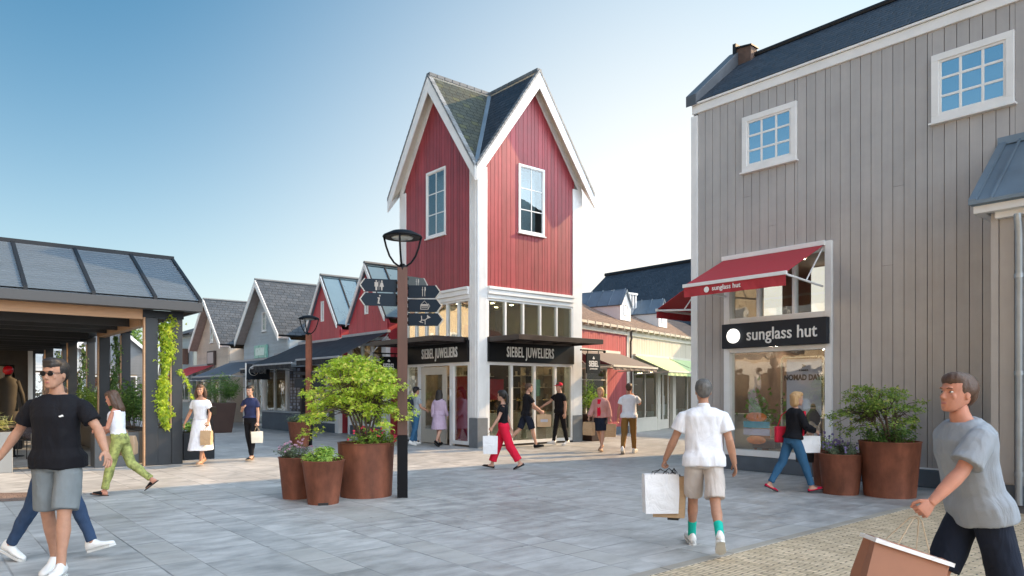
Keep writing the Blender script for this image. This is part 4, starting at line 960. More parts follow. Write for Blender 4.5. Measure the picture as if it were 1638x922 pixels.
# gable end triangle glass
# restaurant wall inside
t = thing('restaurant_front', 'dark restaurant front with beige curtains deep inside the pergola', 'building', (-4.6, 31.5, 0))
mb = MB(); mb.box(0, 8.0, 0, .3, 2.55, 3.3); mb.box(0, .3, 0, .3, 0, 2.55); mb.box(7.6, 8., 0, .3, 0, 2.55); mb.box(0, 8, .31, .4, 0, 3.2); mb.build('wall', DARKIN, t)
mb = MB()
for i in range(30): mb.lathe([(.11, .1), (.10, 2.5)], 8, (.5+i*.24, .16, 0))
mb.build('curtains', pbr('beige_curtain', (.40, .33, .25), .8, .1, 2), t)
mb = MB(); mb.box(8.0, 8.14, -.1, .05, 0, 3.1); mb.build('post', WHITE, t)
mb = MB(); lamps(mb, [(1.5, -2, 3.0), (6.2, -2.5, 3.0), (6.6, -2.4, 3.0), (3, -2, 3.0)], .08); l_ = mb.build('ceiling_spots', GOLDL, t)

# buildings across the square, behind the camera: only seen as reflections, and they throw warm light back
OP = thing('square_building', 'sunlit beige building across the square, behind the viewer', 'building', (-9, 82, 0), pi/2)
mb = MB(); boards(mb, -102, 0, 3.0, lambda x: 8.4, .4, 0, .03, [(-3-4*i-1.2, -3-4*i+1.2, 4.6, 6.2) for i in range(25)], .02); mb.build('wall', pbr('opp_beige', (.58, .48, .35), .6, .08, 2), OP)
mb = MB(); mb.box(-102, 0, .1, 6, 0, 8.4); mb.build('carcass', pbr('opp_in', (.12, .10, .08), .7), OP)
mb = MB(); [mb.box(-1-4*i, -.4-4*i, -.15, .1, 0, 3.0) for i in range(26)]; mb.box(-102, 0, -.2, .1, 2.7, 3.1); mb.build('pier', WHITE, OP)
for i in range(25): window(OP, -4.2-4*i, -1.8-4*i, 4.6, 6.2, 3, 2, 0, .1, back=False, glass=GLASS_S)
roofslab('roof', (-102, -.4, 8.4), (0, -.4, 8.4), (0, 4, 11.4), (-102, 4, 11.4), .1, TILE_B, OP)
# ============================================================ PLANTERS, PLANTS, STREET FURNITURE
def leafmesh(pts, nrm, size, rr, lobes=1, droop=0., ar=.5):
    """one folded rhombus (or three lobes) per point; returns verts, faces (numpy built)"""
    n = len(pts); P = np.array(pts); N = np.array(nrm)
    V = []; F = []
    rnd = np.random.RandomState(rr)
    for i in range(n):
        a = rnd.uniform(0, 2*pi); nn = N[i]+rnd.normal(0, .45, 3); nn /= np.linalg.norm(nn)+1e-9
        t = np.array([cos(a), sin(a), rnd.uniform(-.4, .1)-droop]); t -= nn*t.dot(nn); t /= np.linalg.norm(t)+1e-9
        b = np.cross(nn, t); s = size*rnd.uniform(.6, 1.25); p = P[i]
        o = len(V)
        if lobes == 1:
            V += [p, p+t*s*.5+b*s*ar*.5-nn*s*.06, p+t*s, p+t*s*.5-b*s*ar*.5-nn*s*.06]; F += [(o, o+1, o+2, o+3)]
        else:
            V += [p, p+(t*.45+b*.75)*s*.75-nn*s*.08, p+(t*.35+b*.2)*s, p+t*s*1.05-nn*s*.15, p+(t*.35-b*.2)*s, p+(t*.45-b*.75)*s*.75-nn*s*.08]
            F += [(o, o+1, o+2), (o, o+2, o+3, o+4), (o, o+4, o+5)]
    return V, F
def leaves_obj(name, V, F, mat, parent):
    me = bpy.data.meshes.new(name); me.from_pydata([tuple(v) for v in V], [], F); me.materials.append(mat); me.update()
    o = bpy.data.objects.new(name, me); COL.objects.link(o); o.parent = parent; return o

MAPLE = leafmat('maple_leaf', (.30, .44, .05), (.72, .78, .12), (.88, .66, .22), .5)
MAPLE_D = leafmat('maple_leaf_dark', (.09, .17, .035), (.30, .40, .08), (.48, .44, .12), .45)  # leaf colours of the dark green maple
SHRUB = leafmat('lime_shrub_leaf', (.16, .32, .05), (.50, .64, .12), None, .4)
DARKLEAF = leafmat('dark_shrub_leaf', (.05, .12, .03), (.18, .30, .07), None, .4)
GREYLEAF = leafmat('lavender_leaf', (.08, .12, .08), (.22, .28, .17), None, .3)
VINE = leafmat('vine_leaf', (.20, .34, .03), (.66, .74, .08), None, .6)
BARK = pbr('bark', (.12, .085, .06), .85, .3, 12, bump=.004)
FLOW_P = pbr('pink_flower', (.75, .05, .12), .6); FLOW_V = pbr('violet_flower', (.20, .16, .34), .6); FLOW_L = pbr('lilac_flower', (.50, .30, .42), .6)

def planter(name, label, loc, rt, rb, h, group, slot=False):
    t = thing(name, label, 'planter', loc, 0, group)
    mb = MB(); mb.lathe([(rb, 0), (rb, .004), (rt-.008, h-.02), (rt, h-.01), (rt, h), (rt-.035, h), (rt-.045, h-.02), (rt-.05, h-.09), (.01, h-.09)], 40)
    mb.build('pot', CORTEN, t, sharp=35)
    mb = MB(); mb.lathe([(rt-.055, h-.12), (rt-.055, h-.07), (.01, h-.05)], 24); mb.build('soil', SOIL, t, smooth=True)
    if slot: 
        mb = MB(); d = (Vector((0, 0, 0))-Vector(loc)).normalized(); a = atan2(d.y, d.x); mb.box(rb-.06, rb+.012, -.07, .07, .0, .035); xf(mb, Matrix.Rotation(a, 4, 'Z')); mb.build('drain_slot', pbr('slot_black', (.01, .01, .01)), t)
    return t
def maple(label, loc, z0, H, RX, leafm, seed, nspray=150, lean=(0, 0), per=42, size=.055, zlow=.18):
    """multi-stem Japanese maple: stems, forking limbs, layered drooping sprays"""
    rr = random.Random(seed); t = thing('maple_tree', label, 'tree', (loc[0], loc[1], z0))
    mb = MB(); tips = []
    # crown layout: spray centres inside an umbrella with uneven outline
    cents = []
    for k in range(nspray):
        a = rr.uniform(0, 2*pi); r = RX*sqrt(rr.uniform(.02, 1)); 
        lob = 1+.22*sin(a*3+seed)+.14*sin(a*5+2*seed)
        r *= lob; top = H*(1-.42*(r/RX/1.2)**2.2); z = top*(1-.80*rr.random()**1.25*(0.25+.75*min(1, r/RX)))
        z = max(z, H*zlow+.05*rr.random()); cents.append(Vector((r*cos(a)+lean[0]*z, r*sin(a)+lean[1]*z, z)))
    ns = 7; stems = []
    for s in range(ns):
        a = 2*pi*s/ns+rr.uniform(-.4, .4); rr0 = RX*.42*rr.uniform(.5, 1.2); top = Vector((rr0*cos(a)+lean[0]*H*.5, rr0*sin(a)+lean[1]*H*.5, H*rr.uniform(.45, .62)))
        base = Vector((.05*cos(a), .05*sin(a), 0)); p = [base, base.lerp(top, .4)+Vector((rr.uniform(-.04, .04), rr.uniform(-.04, .04), .05)), top]
        mb.tube(p, [.022, .016, .009], 6); stems.append(p)
    for c in cents:
        st = min(stems, key=lambda p: (p[2]-c).length+rr.uniform(0, .25)); a = st[1].lerp(st[2], rr.uniform(.2, 1)); m_ = a.lerp(c, .55)+Vector((0, 0, .06)); mb.tube([a, m_, c], [.007, .005, .003], 4)
    mb.build('branches', BARK, t, smooth=True)
    P = []; N = []
    for c in cents:
        out = Vector((c.x, c.y, 0)); out = out.normalized() if out.length > .01 else Vector((1, 0, 0)); R0 = rr.uniform(.09, .20)*RX/.75
        for _ in range(per):
            r = R0*sqrt(rr.random()); a = rr.uniform(0, 2*pi); d = Vector((r*cos(a), r*sin(a), 0))
            P.append(tuple(c+d+Vector((0, 0, rr.gauss(0, .022)-r*r*.9)))); n = Vector((d.x*1.2+out.x*.35, d.y*1.2+out.y*.35, 1)); N.append(tuple(n.normalized()))
    V, F = leafmesh(P, N, size, seed, 3, .25); leaves_obj('crown', V, F, leafm, t)
    return t
def bush(name, label, cat, loc, rx, ry, h, mat, seed, n=1400, size=.05, flowers=None, nf=30, upright=False, parent=None, group=None, ar=.45):
    rr = random.Random(seed); t = thing(name, label, cat, loc, 0, group)
    P = []; N = []; mb = MB(); ends = []
    for k in range(26):
        a = rr.uniform(0, 2*pi); q = sqrt(rr.random()); e_ = Vector((rx*q*cos(a), ry*q*sin(a), h*(1-.45*q*q)*rr.uniform(.7, 1.08))); ends.append(e_)
        mb.tube([(e_.x*.25, e_.y*.25, -.03), tuple(Vector((e_.x*.7, e_.y*.7, e_.z*.6))), tuple(e_)], [.006, .004, .002], 4)
    mb.build('stems', BARK if not upright else mat, t)
    for _ in range(n):
        e_ = rr.choice(ends); f = rr.uniform(.35, 1.05); s = .22*rx
        p = Vector((e_.x*(.3+.7*f), e_.y*(.3+.7*f), e_.z*f))+Vector((rr.gauss(0, s*.5), rr.gauss(0, s*.5), rr.gauss(0, h*.06)))
        if p.z < -.02 and p.xy.length < rx*.9: p.z = .01
        P.append(tuple(p)); N.append(tuple(Vector((p.x/rx, p.y/ry, .8+.6*rr.random())).normalized()))
    V, F = leafmesh(P, N, size, seed, 1, -.5 if upright else .1, ar); leaves_obj('foliage', V, F, mat, t)
    if flowers:
        mb = MB()
        for _ in range(nf):
            e_ = rr.choice(ends); p = e_+Vector((rr.gauss(0, .05), rr.gauss(0, .05), rr.uniform(-.03, .06)))
            for q in range(3): mb.ball((p.x+rr.gauss(0, .012), p.y+rr.gauss(0, .012), p.z+rr.gauss(0, .012)), .012+.006*rr.random(), 5, 4)
        mb.build('flowers', flowers, t)
    return t

gl_ = 'corten planters by the signpost'
p1 = ground(577, 799) + FW*.40; 
planter('planter', 'largest corten steel planter, holding the lime maple beside the signpost', p1, .435, .39, .82, gl_)
maple('spreading lime green maple in the largest corten planter beside the signpost', p1, .74, 1.40, .73, MAPLE, 5, 215, (-.10, .05), 44, .060, .16)
bush('shrub', 'yellow green shrub with pink flowers under the lime maple', 'shrub', p1+Vector((.08, -.10, .76)), .36, .36, .24, SHRUB, 8, 1000, .055, FLOW_P, 16)
p2 = ground(509, 810) + FW*.27
planter('planter', 'small front corten planter with a dome of bright green leaves', p2, .305, .215, .62, gl_, True)
bush('shrub', 'dense bright green leafy shrub in the small front planter', 'shrub', p2+Vector((0, 0, .56)), .27, .27, .25, SHRUB, 9, 1500, .065, None, ar=.32)
p3 = ground(466, 801) + FW*.26
planter('planter', 'corten planter with trailing lilac flowers, leftmost of the group by the signpost', p3, .27, .20, .62, gl_)
bush('flowering_plant', 'grey green trailing plant with lilac flowers in the leftmost planter of the signpost group', 'plant', p3+Vector((-.05, 0, .56)), .34, .30, .27, GREYLEAF, 10, 1500, .035, FLOW_L, 20)
p4 = ground(476, 716) + FW*.2
planter('planter', 'weathered corten pot with a small shrub standing by the low wall behind the maple', p4, .34, .24, .72, gl_)
bush('shrub', 'small grey green shrub in the weathered pot behind the maple', 'shrub', p4+Vector((0, 0, .66)), .36, .36, .3, GREYLEAF, 12, 700, .06)
gr = 'corten planters by the taupe building'
q1 = ground(1447, 800) + FW*.42
planter('planter', 'largest corten planter beneath the dark maple against the taupe wall', q1, .44, .36, .84, gr)
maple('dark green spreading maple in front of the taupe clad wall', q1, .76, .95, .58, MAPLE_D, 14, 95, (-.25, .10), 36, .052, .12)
bush('shrub', 'dense dark green shrub filling the planter under the dark maple', 'shrub', q1+Vector((0, 0, .76)), .42, .42, .34, DARKLEAF, 15, 1800, .05)
q2 = ground(1359, 794) + FW*.3
planter('planter', 'medium corten planter with violet flowers in front of the taupe wall', q2, .335, .26, .63, gr)
bush('flowering_plant', 'grey green herb with violet flowers in the medium planter by the taupe wall', 'plant', q2+Vector((0, 0, .56)), .32, .32, .27, GREYLEAF, 16, 1800, .034, FLOW_V, 26)
q3 = ground(1334, 780) + FW*.26
planter('planter', 'small corten planter half hidden behind the medium one at the shop window', q3, .27, .20, .62, gr)
bush('flowering_plant', 'loose green herb in the half hidden planter at the shop window', 'plant', q3+Vector((0, 0, .56)), .24, .24, .3, SHRUB, 17, 350, .04, FLOW_V, 18)
# tall dark pot with a bamboo-like plant on the shaded street, and one on the sunny side
def square_pot(label, loc, w, h, mat, group=None):
    t = thing('planter', label, 'planter', loc, 0, group); mb = MB()
    a, b = w*.36, w*.5; mb.hexa([(-a, -a, 0), (a, -a, 0), (a, a, 0), (-a, a, 0), (-b, -b, h), (b, -b, h), (b, b, h), (-b, b, h)]); mb.build('pot', mat, t, bevel=.012)
    mb = MB(); mb.box(-b+.04, b-.04, -b+.04, b-.04, h-.01, h+.006); mb.build('soil', SOIL, t); return t
DKPOT = pbr('dark_brown_pot', (.05, .026, .02), .5, .2, 3)
l1 = ground(352, 692); square_pot('tall tapered dark brown pot on the shaded street behind the two women', l1, .95, 1.15, DKPOT)
bush('palm_plant', 'tall green feathery plant in the dark brown pot behind the two women', 'plant', l1+Vector((0, 0, 1.12)), .75, .75, 1.15, DARKLEAF, 20, 1900, .16, None, upright=True, ar=.16)
l2 = ground(948, 706)+FW*.3; square_pot('tapered dark pot at the right foot of the red tower', l2, .8, .85, DKPOT)
bush('shrub', 'bright green shrub in the dark pot at the right foot of the red tower', 'shrub', l2+Vector((0, 0, .84)), .48, .48, 1.05, SHRUB, 21, 1500, .08)

# pergola planting
BOXP = pbr('grey_planter_box', (.10, .105, .11), .5, .1, 2, dirt=.2)
def boxplanter(label, x0, x1, y0, y1, h, mat=BOXP, g='planter boxes of the pergola'):
    t = thing('planter_box', label, 'planter', ((x0+x1)/2, (y0+y1)/2, 0), 0, g); w, d = (x1-x0)/2, (y1-y0)/2
    mb = MB(); mb.box(-w, w, -d, d, 0, h); mb.build('box', mat, t, bevel=.008); mb = MB(); mb.box(-w+.04, w-.04, -d+.04, d-.04, h-.01, h+.008); mb.build('soil', SOIL, t); return t
BOXP_PALE = pbr('pale_planter_box', (.24, .25, .25), .5, .1, 2)  # paler grey than the default planter box
boxplanter('dark planter box at the right front of the pergola beside the vine post', 3.0, 3.85, 17.05, 17.5, .72)
boxplanter('grey planter box under the front edge of the pergola, middle one', 1.95, 2.75, 17.1, 17.6, .74, BOXP_PALE)
boxplanter('grey planter box with pale grass at the left edge of the pergola', .55, 1.6, 17.1, 17.7, .80, BOXP_PALE)
boxplanter('dark low planter box behind the vine post on the shaded street side', 4.9, 5.6, 17.6, 18.6, .62, ANTH)
bush('shrub', 'lime shrub in the dark low box behind the vine post', 'shrub', (5.2, 18.0, .60), .3, .35, .3, SHRUB, 30, 500, .07)
def vine(label, x0, x1, y, z0, z1, seed, n, mat, size=.085, group='vines on the pergola posts'):
    rr = random.Random(seed); t = thing('vine', label, 'vine', ((x0+x1)/2, y, 0), 0, group); w = (x1-x0)/2
    mb = MB()
    for k in range(6):
        x = rr.uniform(-w*.7, w*.7); mb.tube([(x, 0, z0), (x+rr.uniform(-.05, .05), .03, z0+(z1-z0)*.35), (x+rr.uniform(-.08, .08), -.02, z0+(z1-z0)*.7), (x+rr.uniform(-.06, .06), 0, z1)], .006, 4)
    mb.build('stems', BARK, t); P = []; N = []
    for _ in range(n):
        z = z0+(z1-z0)*rr.random(); u = .75+.35*sin(z*5+seed)+.25*sin(z*11+seed)
        P.append((rr.gauss(0, w*.42*u)+.07*sin(z*3.1), rr.gauss(-.03, .07), z)); N.append((rr.gauss(0, .3), -1, rr.uniform(0, .7)))
    if seed == 1:
        for _ in range(70): f = rr.random(); P.append((w+.05+f*.35, -.05+rr.gauss(0, .02), 2.05-f*f*.75+rr.gauss(0, .04))); N.append((0, -1, .4))
        for _ in range(50): P.append((rr.gauss(w*.7, .08), rr.gauss(-.06, .05), 3.1+rr.gauss(0, .09))); N.append((0, -1, .4))
    V, F = leafmesh(P, N, size, seed, 3, .9); leaves_obj('foliage', V, F, mat, t); return t
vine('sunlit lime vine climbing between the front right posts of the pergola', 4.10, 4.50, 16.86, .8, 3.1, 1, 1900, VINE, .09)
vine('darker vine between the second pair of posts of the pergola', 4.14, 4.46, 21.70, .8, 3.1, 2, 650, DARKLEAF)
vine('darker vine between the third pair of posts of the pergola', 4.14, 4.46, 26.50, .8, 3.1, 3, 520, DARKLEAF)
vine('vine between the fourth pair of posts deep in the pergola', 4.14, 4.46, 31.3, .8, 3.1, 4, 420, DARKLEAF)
for i, (x, y, lab) in enumerate(((4.25, 19.2, 'leafy green hedge plant between the first and second post pairs of the pergola'), (4.25, 23.8, 'leafy green hedge plant between the second and third post pairs of the pergola'), (4.25, 28.8, 'leafy green hedge plant between the third and fourth post pairs of the pergola'))):
    t = boxplanter('long dark planter box on the street side of the pergola, '+['nearest', 'middle', 'farthest'][i]+' of the three', x-.3, x+.3, y-1.6, y+1.6, .70)
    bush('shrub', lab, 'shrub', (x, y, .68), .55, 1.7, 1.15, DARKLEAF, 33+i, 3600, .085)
    b = MB()
bush('ornamental_grass', 'pale yellow grass tuft in the left planter box of the pergola', 'grass tuft', (1.05, 17.3, .78), .5, .26, .42, leafmat('straw_grass', (.30, .30, .10), (.62, .58, .28), None, .4), 40, 1600, .20, None, upright=True, ar=.06)
bush('shrub', 'small white flecked plant in the base of the vine post', 'shrub', (4.3, 17.0, .80), .16, .12, .16, GREYLEAF, 41, 260, .05)

# signpost with lamp
SPM = CORTEN
def lantern(t, z, r):
    mb = MB(); mb.lathe([(.02, z+.56), (r*.55, z+.535), (r*.95, z+.475), (r, z+.452), (r*.97, z+.44), (r*.6, z+.452), (.05, z+.46)], 32); mb.build('lamp_shade', BLACKM, t, sharp=40)
    mb = MB(); mb.lathe([(r*.5, z+.43), (r*.55, z+.449), (.03, z+.452)], 24); mb.build('lamp_glass', pbr('lamp_glass', (.5, .52, .5), .3), t, smooth=True)
    for a in (R(8), R(172), R(262)):
        mb = MB()
        mb.tube([(r*.93*q*cos(a), r*.93*q*sin(a), z+zz) for q, zz in ((1, .45), (.88, .31), (.70, .17), (.46, .07), (.22, .02), (.0, .01))], .015, 8); mb.build('strut', BLACKM, t, smooth=True)
    mb = MB(); mb.lathe([(.075, z-.06), (.078, z-.01), (.05, z+.03), (.03, z+.05)], 20); mb.build('collar', BLACKM, t, sharp=40)
sp = ground(642.5, 797)+FW*.08
SP = thing('signpost', 'square corten signpost carrying a black lantern and blue direction signs', 'signpost', sp, heading(0)+R(8))
mb = MB(); mb.box(-.075, .075, -.075, .075, .94, 3.46); mb.build('post', pbr('brown_steel_post', (.10, .045, .032), .5, .3, 3, stretch=(3, 3, .6)), SP, bevel=.004)
mb = MB(); mb.box(-.078, .078, -.078, .078, 0, .938); mb.build('post_base', BLACKM, SP, bevel=.003)
lantern(SP, 3.47, .30)
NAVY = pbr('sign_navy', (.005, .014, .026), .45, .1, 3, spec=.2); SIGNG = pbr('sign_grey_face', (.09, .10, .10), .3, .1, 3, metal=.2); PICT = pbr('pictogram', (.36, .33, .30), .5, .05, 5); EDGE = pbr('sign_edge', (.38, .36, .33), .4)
def person_icon(mb, x, z, s, skirt=False, y=-.017):
    mb.ball((x, y, z+.062*s), (.013*s, .003, .013*s), 10, 6)
    if skirt: mb.prism([(x-.014*s, z+.045*s), (x+.014*s, z+.045*s), (x+.032*s, z-.02*s), (x+.012*s, z-.022*s), (x+.010*s, z-.075*s), (x-.010*s, z-.075*s), (x-.012*s, z-.022*s), (x-.032*s, z-.02*s)], y-.002, y+.002)
    else: mb.prism([(x-.026*s, z+.045*s), (x+.026*s, z+.045*s), (x+.026*s, z-.02*s), (x+.014*s, z-.02*s), (x+.012*s, z-.075*s), (x-.012*s, z-.075*s), (x-.014*s, z-.02*s), (x-.026*s, z-.02*s)], y-.002, y+.002)
def direction_sign(label, z, ang, L_, icon, face=NAVY, side=1):
    """blade pointing along local +x*side"""
    t = thing('direction_sign', label, 'sign', sp+Vector((0, 0, z)), SP.rotation_euler.z+R(ang), 'direction signs on the signpost'); s = side; h = .095; a, b = .082, L_
    mb = MB(); mb.prism([(s*a, -h), (s*(b-.07), -h), (s*b, 0), (s*(b-.07), h), (s*a, h)], -.014, .014); bl = mb.build('blade', face, t)
    mb = MB(); w = .016
    mb.prism([(s*(b-.07), h+.004), (s*b, 0), (s*(b-.07), -h-.004), (s*(b-.07+.018), -h-.004), (s*(b+.02), 0), (s*(b-.07+.018), h+.004)], -.017, .017)
    mb.build('edge', EDGE, t)
    mb = MB(); mb.box(s*.07, s*.10, -.02, .02, -.07, -.03); mb.box(s*.07, s*.10, -.02, .02, .03, .07); mb.build('clamp', BLACKM, t)
    mb = MB(); y = -.0165; c = s*(a+b)/2
    if icon == 'wc': person_icon(mb, c-.04, 0, 1.0, False); person_icon(mb, c+.04, 0, 1.0, True); mb.box(c-.003, c+.003, y-.002, y+.002, -.07, .07)
    if icon == 'i':
        mb.ball((c+.012, y, .055), (.012, .003, .012), 10, 6); mb.prism([(c-.022, .028), (c+.014, .028), (c+.0, -.05), (c+.016, -.05), (c+.014, -.064), (c-.022, -.064), (c-.010, .016), (c-.024, .016)], y-.002, y+.002)
    if icon == 'cutlery': mb.box(c-.022, c-.014, y-.002, y+.002, -.07, .07); mb.box(c+.012, c+.020, y-.002, y+.002, -.07, .07); mb.prism([(c+.02, .0), (c+.032, .03), (c+.026, .07), (c+.02, .07)], y-.002, y+.002); mb.box(c-.03, c-.006, y-.002, y+.002, .025, .032)
    if icon == 'purse':
        for p, q, r_, u in ((c-.06, c+.06, -.06, -.052), (c-.06, c+.06, -.012, -.004), (c-.06, c-.052, -.052, .01), (c+.052, c+.06, -.052, .01), (c-.045, c+.045, -.035, -.028)): mb.box(p, q, y-.002, y+.002, r_, u)
        mb.tube([(c-.056, y, .01), (c, y, .07), (c+.056, y, .01)], .004, 5); mb.tube([(c+.058, y, .03), (c+.08, y, -.01), (c+.058, y, -.05)], .004, 5); mb.box(c-.05, c+.05, y-.002, y+.002, .0, .02)
    if icon == 'play':
        mb.tube([(c-.07, y, -.045), (c-.05, y, .0), (c-.055, y, .055)], .007, 5); mb.tube([(c-.06, y, -.01), (c, y, -.01), (c+.05, y, .035)], .007, 5); mb.tube([(c, y, -.01), (c, y, -.075)], .006, 5)
        mb.prism([(c+.03, .07), (c+.085, .03), (c+.03, .01)], y-.002, y+.002); mb.tube([(c-.09, y, -.03), (c-.03, y, -.05)], .005, 5)
    mb.build('pictogram', PICT, bl); return t
direction_sign('upper left blue arrow sign with toilet figures on the signpost', 3.18, 8, .62, 'wc', NAVY, -1)
direction_sign('lower left blue arrow sign with letter i on the signpost', 2.97, 8, .62, 'i', NAVY, -1)
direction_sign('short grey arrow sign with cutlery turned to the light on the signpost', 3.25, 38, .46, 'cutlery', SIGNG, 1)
direction_sign('dark blue cutlery arrow sign, top of three stacked right of the signpost', 3.10, -6, .56, 'cutlery', NAVY, 1)
direction_sign('dark blue arrow sign with a purse, middle of three right of the signpost', 2.89, -6, .58, 'purse', NAVY, 1)
direction_sign('dark blue arrow sign with a small branching figure, lowest on the right of the signpost', 2.68, -6, .60, 'play', NAVY, 1)
# second lamp post down the street
lp = at(494, 21.0); LP = thing('street_lamp', 'corten lamp post with black lantern behind the maple, by the shop with the round emblem', 'street lamp', lp, heading(0))
mb = MB(); mb.box(-.075, .075, -.075, .075, .9, 3.25); mb.build('post', CORTEN, LP); mb = MB(); mb.box(-.078, .078, -.078, .078, 0, .899); mb.build('post_base', BLACKM, LP); lantern(LP, 3.26, .30)
mb = MB(); mb.box(-.42, .42, -.03, .03, 2.08, 2.16); mb.box(-.42, -.1, -.02, .02, 1.7, 1.98); mb.box(.1, .42, -.02, .02, 1.7, 1.98); mb.build('cross_arm', ANTH, LP)

# far trees
def far_tree(label, loc, h, r, seed):
    rr = random.Random(seed); t = thing('tree', label, 'tree', loc, 0); mb = MB(); mb.tube([(0, 0, 0), (.1, 0, h*.4), (0, .1, h*.8)], [.22, .16, .05], 8)
    cs = []
    for k in range(34):
        a = rr.uniform(0, 2*pi); q = sqrt(rr.random()); z = h*(.45+.55*rr.random()); rad = r*sin(pi*min(.97, (z/h-.3)/.75)); c = Vector((q*rad*cos(a), q*rad*sin(a), z)); cs.append(c); mb.tube([(0, 0, h*.4), tuple(c*.6+Vector((0, 0, h*.15))), tuple(c)], [.08, .04, .02], 5)
    mb.build('trunk', BARK, t); P = []; N = []
    for c in cs:
        for _ in range(150): d = Vector((rr.gauss(0, 1), rr.gauss(0, 1), rr.gauss(0, .8)))*r*.17; P.append(tuple(c+d)); N.append(tuple((d+Vector((0, 0, .3))).normalized()))
    V, F = leafmesh(P, N, .22, seed, 1, .1); leaves_obj('crown', V, F, DARKLEAF, t)
far_tree('dark green tree showing between the pergola posts above the far houses', (11.5, 58, 0), 6.6, 2.2, 50)
far_tree('second dark tree further left behind the pergola', (3.5, 60, 0), 7.5, 2.6, 51)

# pergola furniture
def chair(label, loc, rz, group='cafe chairs under the pergola'):
    t = thing('cafe_chair', label, 'chair', loc, rz, group); CH = pbr('chair_black', (.02, .02, .022), .4)
    mb = MB(); mb.box(-.21, .21, -.21, .21, .43, .47); mb.build('seat', CH, t, bevel=.01); mb = MB(); mb.box(-.21, .21, -.23, -.20, .60, .86); mb.build('backrest', CH, t, bevel=.01)
    for x, y in ((-.19, -.19), (.19, -.19), (-.19, .19), (.19, .19)): mb = MB(); mb.tube([(x, y, .44), (x*1.1, y*1.15, 0)], .012, 6); mb.build('leg', CH, t)
    for x in (-.18, .18): mb = MB(); mb.tube([(x, -.2, .45), (x, -.215, .62)], .011, 6); mb.build('back_post', CH, t)
    return t
def table(label, loc):
    t = thing('cafe_table', label, 'table', loc, 0); mb = MB(); mb.lathe([(.36, .72), (.37, .73), (.36, .75), (.01, .752)], 28); mb.build('tabletop', TIMBER, t, sharp=40); mb = MB(); mb.lathe([(.22, 0), (.22, .02), (.03, .04), (.025, .72)], 16); mb.build('pedestal', BLACKM, t, smooth=True)
seat_p = at(50, 17.2)
chair('black cafe chair with the blonde woman on it', (seat_p.x, seat_p.y, 0), heading(120)); tp = at(22, 17.6); table('round cafe table beside the blonde woman', tp)
chair('empty black cafe chair deeper under the pergola', at(72, 21), heading(-60)); 
st = thing('robed_figure', 'dark robed standing figure with a glossy red ball for a head', 'statue', at(13, 20), heading(150))
mb = MB(); mb.box(-.35, .35, -.35, .35, 0, .42); mb.build('plinth', ANTH, st, bevel=.02); mb = MB(); mb.loft([[(rx*cos(2*pi*k/16), ry*sin(2*pi*k/16), z) for k in range(16)] for z, rx, ry in ((.42, .34, .26), (.9, .27, .2), (1.4, .2, .15), (1.75, .24, .15), (1.93, .2, .13), (2.0, .08, .08), (2.06, .06, .06))]); mb.build('robe', pbr('dark_olive_robe', (.035, .03, .022), .7, .3, 4), st, smooth=True)
for s in (-1, 1): mb = MB(); mb.tube([(s*.2, 0, 1.88), (s*.32, -.05, 1.5), (s*.38, .1, 1.15)], [.07, .06, .05], 8); mb.build('sleeve', MATS['dark_olive_robe'], st, smooth=True)
mb = MB(); mb.ball((0, 0, 2.18), .13, 20, 12); mb.build('head', pbr('red_ball', (.7, .01, .02), .25), st, smooth=True)
# ============================================================ PEOPLE AND BAGS
_tmp = [0]
def remeshed(mb, voxel, smooth=2, wr=0., seed=0, wscale=(9, 9, 5)):
    """union of closed pieces into one continuous skin"""
    me = bpy.data.meshes.new('t'); me.from_pydata(mb.v, [], mb.f)
    bm = bmesh.new(); bm.from_mesh(me); bmesh.ops.recalc_face_normals(bm, faces=bm.faces); bm.to_mesh(me); bm.free()
    o = bpy.data.objects.new('t', me); COL.objects.link(o)
    r = o.modifiers.new('r', 'REMESH'); r.mode = 'VOXEL'; r.voxel_size = voxel; r.adaptivity = 0
    if smooth: s_ = o.modifiers.new('s', 'SMOOTH'); s_.factor = .5; s_.iterations = smooth
    dg = bpy.context.evaluated_depsgraph_get(); out = bpy.data.meshes.new_from_object(o.evaluated_get(dg))
    bpy.data.objects.remove(o); bpy.data.meshes.remove(me)
    n = len(out.vertices); co = np.empty(n*3); out.vertices.foreach_get('co', co); co = co.reshape(-1, 3)
    if wr:
        nr = np.empty(n*3); out.vertices.foreach_get('normal', nr); nr = nr.reshape(-1, 3); d = np.empty(n)
        for i in range(n):
            p = co[i]; d[i] = noise.noise(Vector((p[0]*wscale[0]+seed, p[1]*wscale[1], p[2]*wscale[2]+p[0]*4)))+.5*noise.noise(Vector((p[0]*21, p[1]*21+seed, p[2]*13)))
        co = co+nr*(d*wr*.75+wr*.35)[:, None]
    fs = [tuple(p.vertices) for p in out.polygons]; bpy.data.meshes.remove(out)
    return co, fs
def ring(c, rx, ry, n=20, p=2.3, M=None):
    o = []
    for k in range(n):
        a = 2*pi*k/n; ca, sa = cos(a), sin(a); q = (abs(ca)**p+abs(sa)**p)**(-1/p); v = Vector((c[0]+rx*ca*q, c[1]+ry*sa*q, c[2])); o.append(M @ v if M else v)
    return o
